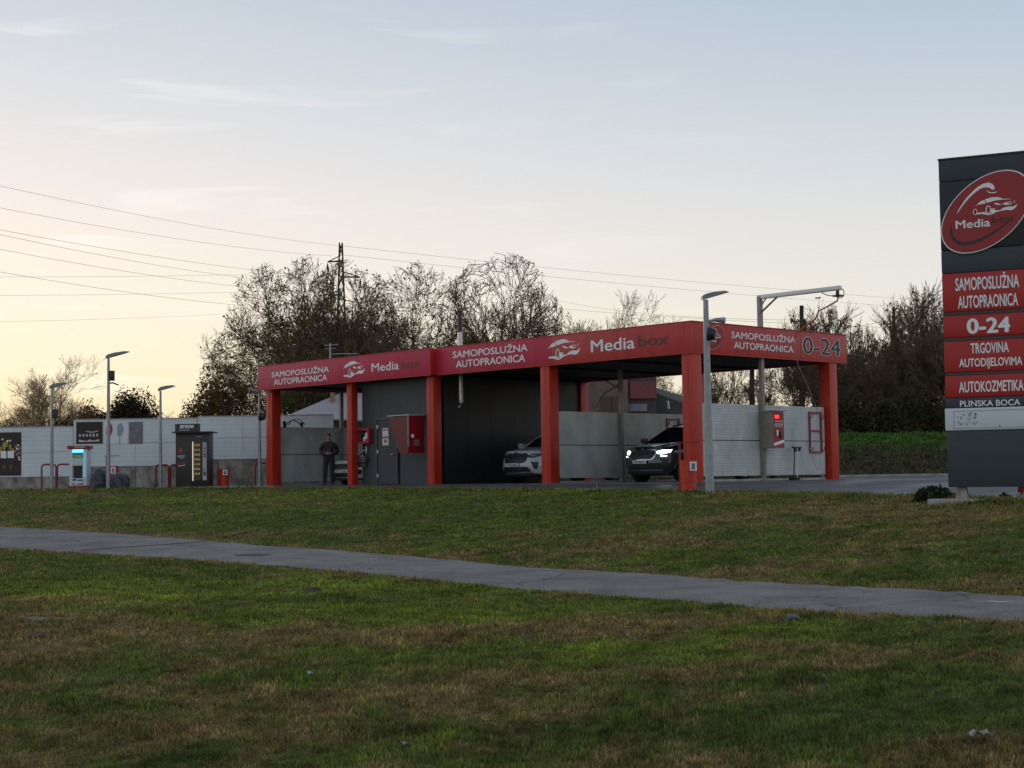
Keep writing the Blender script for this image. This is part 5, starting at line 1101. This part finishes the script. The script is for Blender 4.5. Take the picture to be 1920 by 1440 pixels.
for i, (px, hh, rx) in enumerate(((20, 789, 1.5), (90, 782, 1.6), (125, 775, 1.1), (165, 748, .9), (290, 772, .9), (360, 735, 1.0), (440, 745, 1.8), (-40, 770, 1.5))):
    leaf_blob('s', 20+i, rx, 1, hgt(px, hh, 70), 5500, .06, m_leafA if i in (5, 6, 3) else m_leafD, m_bark, ['low dark bush over the coffee poster', 'low bush right behind the leftmost lamp post', 'small bush at the step of the wall', 'thin bush behind the brown food poster', 'small bush right of the big evergreen', 'slim russet bush above the vending machine', 'wide russet bush behind the wall left of the canopy', 'bush beyond the left frame edge'][i], px, 70+i*.3, group='bushes behind the white wall', inner=.15)
for i, (px, hh, rx) in enumerate(((560, 700, 2.2), (640, 690, 2.2), (720, 690, 2.2), (800, 680, 2.0))):
    leaf_blob('s', 40+i, rx, 1.2, hgt(px, hh, 67), 9000, .07, m_leafB, m_bark, ['olive thicket behind the left end of the canopy', 'olive thicket below the lattice pylon', 'olive thicket behind the aerial', 'olive thicket behind the seam of the fascias'][i], px, 67+i*.4, group='thickets at the foot of the trees', inner=.1)
# hedge row on the bank at the right
G2 = 'shrubby trees along the bank'
rg = random.Random(9); hz = []
words = ['at the left end of the row seen under the soffit', 'seen through the bay left of the boom post', 'right behind the boom post', 'under the soffit right of the boom post', 'behind the right end column', 'just right of the canopy end', 'between canopy end and the thin pole', 'under the thin wooden pole', 'right of the thin wooden pole', 'close to the totem', 'touching the totem edge', 'hidden mostly by the totem', 'behind the black car roof', 'beyond the totem']
pxs = [1335, 1375, 1420, 1470, 1525, 1580, 1625, 1668, 1705, 1735, 1765, 1810, 1250, 1880]
tops = [680, 670, 660, 640, 600, 625, 610, 640, 600, 620, 570, 610, 700, 600]
for i, (px, tp) in enumerate(zip(pxs, tops)):
    if i in (1, 3): continue
    Y = 75+rg.random()*5; zb_ = tz(at(px, 850, Y).x, Y); h = max(3.0, hgt(px, tp, Y, zb_)); plant_tree('hedge_tree', TG if (px < 1560 or i % 3 == 1) else TD_, px, Y, 'leafy dark shrub tree '+words[i], 'tree', m_bark, m_leafB, h/7*.86, rg.random()*6, G2, sx=1.1)
TF = gen_tree(61, 8, .28, 3, 5, .10, .06, .25, .10, .75, (5, 4, 4, 3), .62, twig=.010)
for i, (px, tp) in enumerate(((1545, 575), (1600, 580), (1650, 590), (1700, 570), (1745, 545), (1500, 590), (1350, 660), (1770, 540))):
    Y = 80+rg.random()*3; zb_ = tz(at(px, 850, Y).x, Y); plant_tree('bare_sapling', TF, px, Y, 'thin bare sapling whose twigs rise '+['above the right end fascia', 'above the shrubs next the canopy end', 'left of the thin wooden pole', 'right of the thin wooden pole', 'beside the totem edge', 'near the leaning poles', 'behind the outer divider', 'against the totem edge'][i], 'sapling', m_bark, m_leafA, hgt(px, tp, Y, zb_)/8, rg.random()*6, 'bare saplings over the hedge', sx=1.0)
for i, px in enumerate((1330, 1390, 1450, 1510, 1570, 1615, 1660, 1705, 1750, 1800, 1860)):
    Y = 73.5+.5*(i % 3); p_ = at(px, 850, Y); leaf_blob('s', 60+i, 1.5, 1.0, (1.9 if px > 1560 else .7)+.5*math.sin(i*2.1), 9000, .065, m_leafB, m_bark, 'low dense bush on the bank '+['behind the lamp post', 'left of the coin terminal', 'behind the boom post', 'behind the mat rack', 'beside the right end column', 'first right of the canopy', 'second right of the canopy', 'below the wooden pole', 'left of the totem edge', 'behind the totem', 'hidden right of the totem foot'][i], px, Y, z=tz(p_.x, Y)-.1, group='low bushes along the bank', inner=.1)
# weeds by the totem
leaf_blob('s', 90, .42, .35, .30, 1500, .045, m_leafG, m_leafG, 'low green weed clump at the left foot of the totem sign', 1750, 29.3, z=tz(at(1750, 850, 29.3).x, 29.3)-.04, cat='weeds', inner=.1, kind='weed_clump')
leaf_blob('s', 91, .10, .10, .10, 90, .03, m_leafG, m_leafG, 'tiny weed sprouting in front of the totem gap', 1880, 28.6, z=g0+.03, cat='weeds', inner=.1, kind='weed_clump')

# ------------------------------------------------------------------ far buildings
hp = at(640, 800, 66)
t = empty('gabled_house', 'house with pale grey sheet roof and chimney behind the left bay', 'house', (at(545, 800, 66).x, 66, 0))
x1 = at(700, 780, 66).x-at(545, 800, 66).x; zr0, zr1 = at(548, 783, 66).z, at(700, 705, 66).z; zr0b = at(700, 783, 66).z
b = MB().add([(0, -1.5, zr0), (x1, -1.5, zr0-.2), (x1, 2.5, zr1), (x1*.92, 2.5, zr1), (0, -1.5, zr0-.08), (x1, -1.5, zr0-.28), (x1, 2.5, zr1-.08), (x1*.92, 2.5, zr1-.08)], [(0, 1, 2, 3), (4, 7, 6, 5), (0, 4, 5, 1), (1, 5, 6, 2), (2, 6, 7, 3), (3, 7, 4, 0)]); b.build('roof', mat('sheet_roof', (.33, .31, .33), .6, var=.15, vscale=1), t)
bx('wall', (x1*.45, x1, -.9, 2.4, 0, zr0-.2), mat('brown_render', (.16, .11, .085), .9, var=.3, vscale=2), t)
bx('chimney', (at(619, 740, 66).x-hp.x+at(640, 800, 66).x-at(545, 800, 66).x, at(627, 740, 66).x-at(545, 800, 66).x, 0, .25, zr0+.6, at(622, 736, 66).z), mat('chimney_brick', (.30, .18, .12), .9), t)
Yb = 70
o0 = at(1104, 800, Yb); t = empty('brown_workshop', 'low brown workshop with dark red sign board seen through the middle bay', 'workshop', (o0.x, Yb, 0)); X_ = lambda px: at(px, 760, Yb).x-o0.x; Z_ = lambda py: at(1190, py, Yb).z
bx('wall', (0, X_(1178), 0, 4, 0, Z_(702)), mat('workshop_wall', (.17, .125, .11), .9, var=.3, vscale=1.5), t)
bx('annex_wall', (X_(1178)+.003, X_(1232), .3, 4, 0, Z_(700)), mat('annex_wall', (.085, .065, .068), .9, var=.3), t)
bx('sign_board', (X_(1182), X_(1232), .15, .22, Z_(747), Z_(715)), mat('sign_dark_red', (.20, .05, .055), .6, var=.15), t)
bx('window', (X_(1178), X_(1214), .2, .28, Z_(771), Z_(757)), mat('grey_hatch', (.20, .20, .22), .5, var=.5, vscale=3), t)
MB().add([(X_(1232), 1, Z_(735)), (X_(1300), 1, Z_(760)), (X_(1300), 1, 0), (X_(1232), 1, 0), (X_(1232), 4, Z_(715)), (X_(1300), 4, Z_(735)), (X_(1300), 4, 0), (X_(1232), 4, 0)], [(0, 1, 2, 3), (4, 7, 6, 5), (0, 4, 5, 1), (1, 5, 6, 2), (3, 2, 6, 7), (0, 3, 7, 4)]).build('lean_to', mat('lean_to', (.07, .07, .068), .9, var=.3), t)
for px in (1140, 1160): bx('door', (X_(px)-.3, X_(px)+.12, -.06, -.004, .1, Z_(742)), mat('workshop_door', (.10, .06, .055), .8), t)

# ------------------------------------------------------------------ poles, pylon, power lines
m_wood = mat('tarred_wood', (.045, .035, .030), .9); m_iron = mat('pylon_iron', (.045, .040, .038), .6, .3)
def pole(px, ptop, Y, label, r=.13, lean=0, stay=False, iso=True):
    p = at(px, 850, Y); top = at(px+lean, ptop, Y); z0_ = tz(p.x, p.y)
    t = empty('utility_pole', label, 'utility pole', (p.x, p.y, z0_), 0, 'wooden utility poles at the right')
    MB().tube([(0, 0, -.2), (top.x-p.x, 0, top.z-z0_)], [r, r*.75], 8).build('post', m_wood, t, True)
    if stay: MB().tube([(1.0, 0, -.2), (top.x-p.x+.08, 0, (top.z-z0_)*.90)], [r, r*.8], 8).build('strut', m_wood, t, True)
    if iso:
        for s, dz in ((-1, .9), (1, 1.7), (-1, 2.2)): MB().tube([(top.x-p.x, 0, top.z-z0_-dz), (top.x-p.x+s*.55, 0, top.z-z0_-dz+.1)], .03, 5).tube([(top.x-p.x+s*.55, 0, top.z-z0_-dz), (top.x-p.x+s*.55, 0, top.z-z0_-dz+.22)], .09, 6).build('insulator', m_blk, t, True)
pole(1503, 573, 82, 'leaning double wooden pole behind the right end fascia', .15, 0, True); pole(1676, 578, 84, 'thin dark wooden pole over the hedge left of the totem', .12)
o = pole(1410, 690, 82, 'slim wooden pole seen under the soffit left of the boom post', .17, iso=False)
p = at(642, 850, 240); ht = at(642, 455, 240).z
t = empty('lattice_pylon', 'dark lattice pylon with side arms rising out of the left trees', 'pylon', (p.x, 240, 0))
b = MB(); W0, W1 = 1.25, .22; cor = [(-1, -1), (1, -1), (1, 1), (-1, 1)]; nb = 16
lv = [ht*(1-(1-i/nb)**1.0) for i in range(nb+1)]; wd = [W0+(W1-W0)*(i/nb) for i in range(nb+1)]
for a, c in cor: b.tube([(a*W0, c*W0, 0), (a*W1, c*W1, ht)], [.12, .09], 4)
for i in range(nb):
    for k in range(4):
        a, c = cor[k], cor[(k+1) % 4]; b.tube([(a[0]*wd[i], a[1]*wd[i], lv[i]), (c[0]*wd[i+1], c[1]*wd[i+1], lv[i+1])], .07, 3); b.tube([(c[0]*wd[i], c[1]*wd[i], lv[i]), (a[0]*wd[i+1], a[1]*wd[i+1], lv[i+1])], .07, 3)
b.build('mast', m_iron, t)
for s, zz in ((-1, ht-2.9), (1, ht-5.4), (-1, ht-8.2)):
    e = s*(2.1 if s < 0 else 3.0); MB().tube([(0, 0, zz), (e, 0, zz-.1)], .13, 4).tube([(0, 0, zz+.9), (e, 0, zz-.1)], .08, 4).tube([(0, -.4, zz), (e, 0, zz-.1)], .07, 4).build('cross_arm', m_iron, t)
    MB().tube([(e, 0, zz-.3), (e, 0, zz-1.0), (e, 0, zz-1.7)], [.06, .22, .06], 6).build('insulator', m_blk, t, True)
m_wire = mat('wire', (.32, .29, .29), .5, .3)
def wire(a, c, sag, label, r=.022, n=24, mid=None):
    A_, B_ = at(*a), at(*c); P = [A_+(B_-A_)*(i/n)-Vector((0, 0, sag*4*(i/n)*(1-i/n))) for i in range(n+1)]
    o = MB().tube([q-A_ for q in P], r*.42, 4).build('power_line', m_wire, None, True); o.location = A_; tag(o, label, 'power line', 'power lines across the sky')
wire((-160, 312, 120), (642, 461, 240), .8, 'topmost power line falling from the left edge to the pylon tip', .035)
wire((-160, 358, 120), (623, 480, 240), .8, 'second power line from the top running to the upper left pylon arm', .035)
wire((642, 461, 240), (1960, 575, 420), 1.2, 'upper power line running right from the pylon tip towards the totem', .05)
wire((644, 478, 240), (1960, 590, 420), 1.2, 'lower power line running right from the pylon over the round tree', .05)
wire((-100, 412, 110), (662, 521, 240), .8, 'third power line from the top at the left, darker near the edge', .035)
wire((-100, 418, 112), (625, 533, 240), 1.0, 'fourth power line ending in the crown below the pylon', .035)
wire((-100, 448, 112), (640, 548, 240), 1.0, 'fifth power line dropping into the left trees', .035)
wire((-100, 492, 112), (640, 580, 240), 1.0, 'sixth power line dropping low into the left trees', .035)
wire((-60, 519, 150), (640, 508, 260), .3, 'nearly level power line crossing the falling ones at the left', .03)
wire((-60, 554, 150), (640, 540, 260), .3, 'second nearly level line low over the left horizon', .03)
wire((-60, 604, 150), (520, 582, 260), .3, 'lowest faint level line at the left horizon', .025)
wire((640, 530, 240), (1690, 615, 130), 1.0, 'thin line sagging behind the fascia towards the wooden poles', .03); wire((1030, 560, 150), (1503, 600, 82), .5, 'thin line ending at the leaning double pole', .02)
wire((1503, 600, 82), (1676, 596, 84), .4, 'short line between the two wooden poles', .02)

# ------------------------------------------------------------------ things on the ground
def gpt(px, py): return ground_px(px, py)
q = gpt(472, 1043); b = MB(); pts = [(.34*math.cos(a)*(1+.12*math.sin(3*a)), .34*math.sin(a)*1.0) for a in np.linspace(0, 2*math.pi, 15)[:-1]]
b.add([(x, y, 0) for x, y in pts]+[(x*.9, y*.9, .012) for x, y in pts], [tuple(range(14, 28))]+[(i, (i+1) % 14, 14+(i+1) % 14, 14+i) for i in range(14)])
o = b.build('drain_cover', mat('cast_iron', (.035, .033, .033), .7, var=.3, vscale=9), None); o.location = q+Vector((0, 0, .022)); tag(o, 'dark sunken drain cover in the middle of the asphalt path', 'drain cover')
def strip(name, pts, w, mt, label, cat, dz=.03):
    P = [gpt(*a) for a in pts]; b = MB(); L0 = []; 
    for i, p_ in enumerate(P):
        d = (P[min(i+1, len(P)-1)]-P[max(i-1, 0)]); d.z = 0; d.normalize(); n_ = Vector((-d.y, d.x, 0)); L0 += [p_+n_*w/2+Vector((0, 0, dz)), p_-n_*w/2+Vector((0, 0, dz))]
    b.add([v-P[0] for v in L0]+[v-P[0]-Vector((0, 0, .01)) for v in L0], [(2*i, 2*i+1, 2*i+3, 2*i+2) for i in range(len(P)-1)])
    o = b.build(name, mt, None); o.location = P[0]; tag(o, label, cat)
strip('path_seam', [(150, 1034), (200, 1031), (250, 1027), (300, 1024), (345, 1020), (385, 1017)], .10, mat('seam', (.055, .052, .055), .8), 'dark tarred seam crossing the path at the left', 'seam')
strip('painted_mark', [(1852, 1132), (1872, 1133), (1890, 1134)], .07, mat('paint', (.6, .6, .6), .7, var=.4, vscale=12), 'short worn white painted mark on the path at the right edge', 'road marking')
# flat stones, molehills, scraps
def stone(name, px, py, w, d, h, mt, label, cat, seed=1):
    q = gpt(px, py); bm = bmesh.new(); bmesh.ops.create_icosphere(bm, subdivisions=3, radius=1); rg2 = random.Random(seed)
    for v in bm.verts:
        n_ = 1+.22*math.sin(v.co.x*5+seed)+.15*math.sin(v.co.y*7+v.co.x*3+seed*2)+.1*rg2.uniform(-1, 1); v.co = Vector((v.co.x*w/2*n_, v.co.y*d/2*n_, v.co.z*h*n_))
    me = bpy.data.meshes.new(name); bm.to_mesh(me); bm.free(); me.materials.append(mt); o = link(bpy.data.objects.new(name, me)); o.location = q; tag(o, label, cat)
m_earth = mat('dark_earth', (.050, .032, .022), .95, var=.4, vscale=20, bump=.8, bscale=25); m_stone = mat('pale_stone', (.20, .18, .14), .9, var=.4, vscale=8, bump=.5)
stone('flat_stone', 75, 1163, .62, .16, .035, m_stone, 'long flat pale stone lying in the lawn at the left edge', 'stone', 3); stone('flat_stone', 128, 1162, .22, .12, .03, m_stone, 'short pale stone right of the long flat one', 'stone', 5)
stone('molehill', 583, 1109, .42, .3, .045, m_earth, 'dark molehill in the bright green strip below the path', 'molehill', 7)
stone('molehill', 70, 1195, .35, .25, .03, m_earth, 'small dark earth heap near the left edge below the stones', 'molehill', 8)
def scrap(px, py, s, mt, label, name='paper_scrap', cat='litter', seed=0):
    q = gpt(px, py); rg2 = random.Random(seed); b = MB(); n = 4; vs = []
    for i in range(n+1):
        for j in range(n+1): vs.append(((i/n-.5)*s+rg2.uniform(-.1, .1)*s, (j/n-.5)*s*.6+rg2.uniform(-.1, .1)*s, .035+rg2.uniform(0, .35)*s))
    b.add(vs, [(i*(n+1)+j, (i+1)*(n+1)+j, (i+1)*(n+1)+j+1, i*(n+1)+j+1) for i in range(n) for j in range(n)])
    vs2 = [(x, y, z-.004) for x, y, z in vs]; b.add(vs2, [(i*(n+1)+j, i*(n+1)+j+1, (i+1)*(n+1)+j+1, (i+1)*(n+1)+j) for i in range(n) for j in range(n)])
    o = b.build(name, mt, None); o.location = q; o.rotation_euler = (0, 0, rg2.random()*3); tag(o, label, cat)
m_paper = mat('dirty_paper', (.30, .29, .26), .8)
scrap(582, 1272, .09, m_paper, 'pale crumpled paper scrap lying in the dark lawn left of the middle', seed=2); scrap(1840, 1390, .13, m_paper, 'white crumpled paper in the lawn at the bottom right', seed=3)
scrap(691, 1071, .08, m_paper, 'tiny white scrap on the lower path edge', seed=4); scrap(755, 1405, .07, m_paper, 'small pale leaf scrap near the bottom middle', seed=5)
q = gpt(1487, 1168); o = MB().tube([(-.08, 0, .02), (-.03, .0, .06), (.03, .01, .055), (.09, .02, .03)], [.01, .032, .028, .012], 7).build('crushed_can', mat('can_blue_grey', (.10, .11, .13), .5, .2), None, True); o.location = q; tag(o, 'crushed grey can lying in the grass below the path at the right', 'litter')
# daisies and fallen leaves on the verge
rg = np.random.RandomState(12); P = []
def scatter(n, cx, cy, sx, sy):
    for _ in range(n): P.append(gpt(cx+rg.randn()*sx, cy+abs(rg.randn())*sy*np.sign(rg.randn())))
scatter(16, 155, 978, 14, 4); scatter(12, 455, 1003, 22, 6); scatter(16, 300, 985, 90, 8); scatter(30, 700, 960, 400, 20); scatter(34, 900, 1280, 500, 70); scatter(5, 870, 1390, 20, 8)
b = MB()
for q in P:
    s = (.005+rg.rand()*.007)*(2.2 if q.y > 22 else 1); a = rg.rand()*6; c_, s_ = math.cos(a)*s, math.sin(a)*s; h = .045
    b.add([q+Vector((c_, s_, h)), q+Vector((-s_, c_, h+.012)), q+Vector((-c_, -s_, h)), q+Vector((s_, -c_, h+.006)), q+Vector((0, 0, .0))], [(0, 1, 2, 3), (0, 4, 2)])
tag(b.build('fallen_petals', mat('petal', (.24, .21, .16), .7), None), 'tiny pale petals and dead leaves scattered over the lawn', 'petals', kind='stuff')
# puddle of kerb stones behind the forecourt at the right
xa, xb = at(1560, 893, 66).x, at(2100, 893, 66).x
kerb = empty('kerb', 'pale concrete kerb along the foot of the right bank', 'kerb', (xa, 66.2, 0)); kn = 14; km = MB().box(0, (xb-xa)/kn-.012, 0, .16, -.02, .11, .015).build('kerb_stone', mat('kerb_concrete', (.34, .33, .31), .9, var=.3), kerb, True)
for i in range(1, kn): c_ = km.copy(); sc.collection.objects.link(c_); c_.location = (i*(xb-xa)/kn, 0, 0)
# pale concrete strip before vending machine and left bay
xa, xb = at(330, 910, 53).x, at(505, 910, 53).x
o = MB().box(0, xb-xa, 0, 2.2, -.03, .035, .01).build('concrete_strip', mat('strip_concrete', (.33, .33, .33), .85, var=.25, vscale=2), None, True); o.location = (xa, 53.3, 0); tag(o, kind='structure')
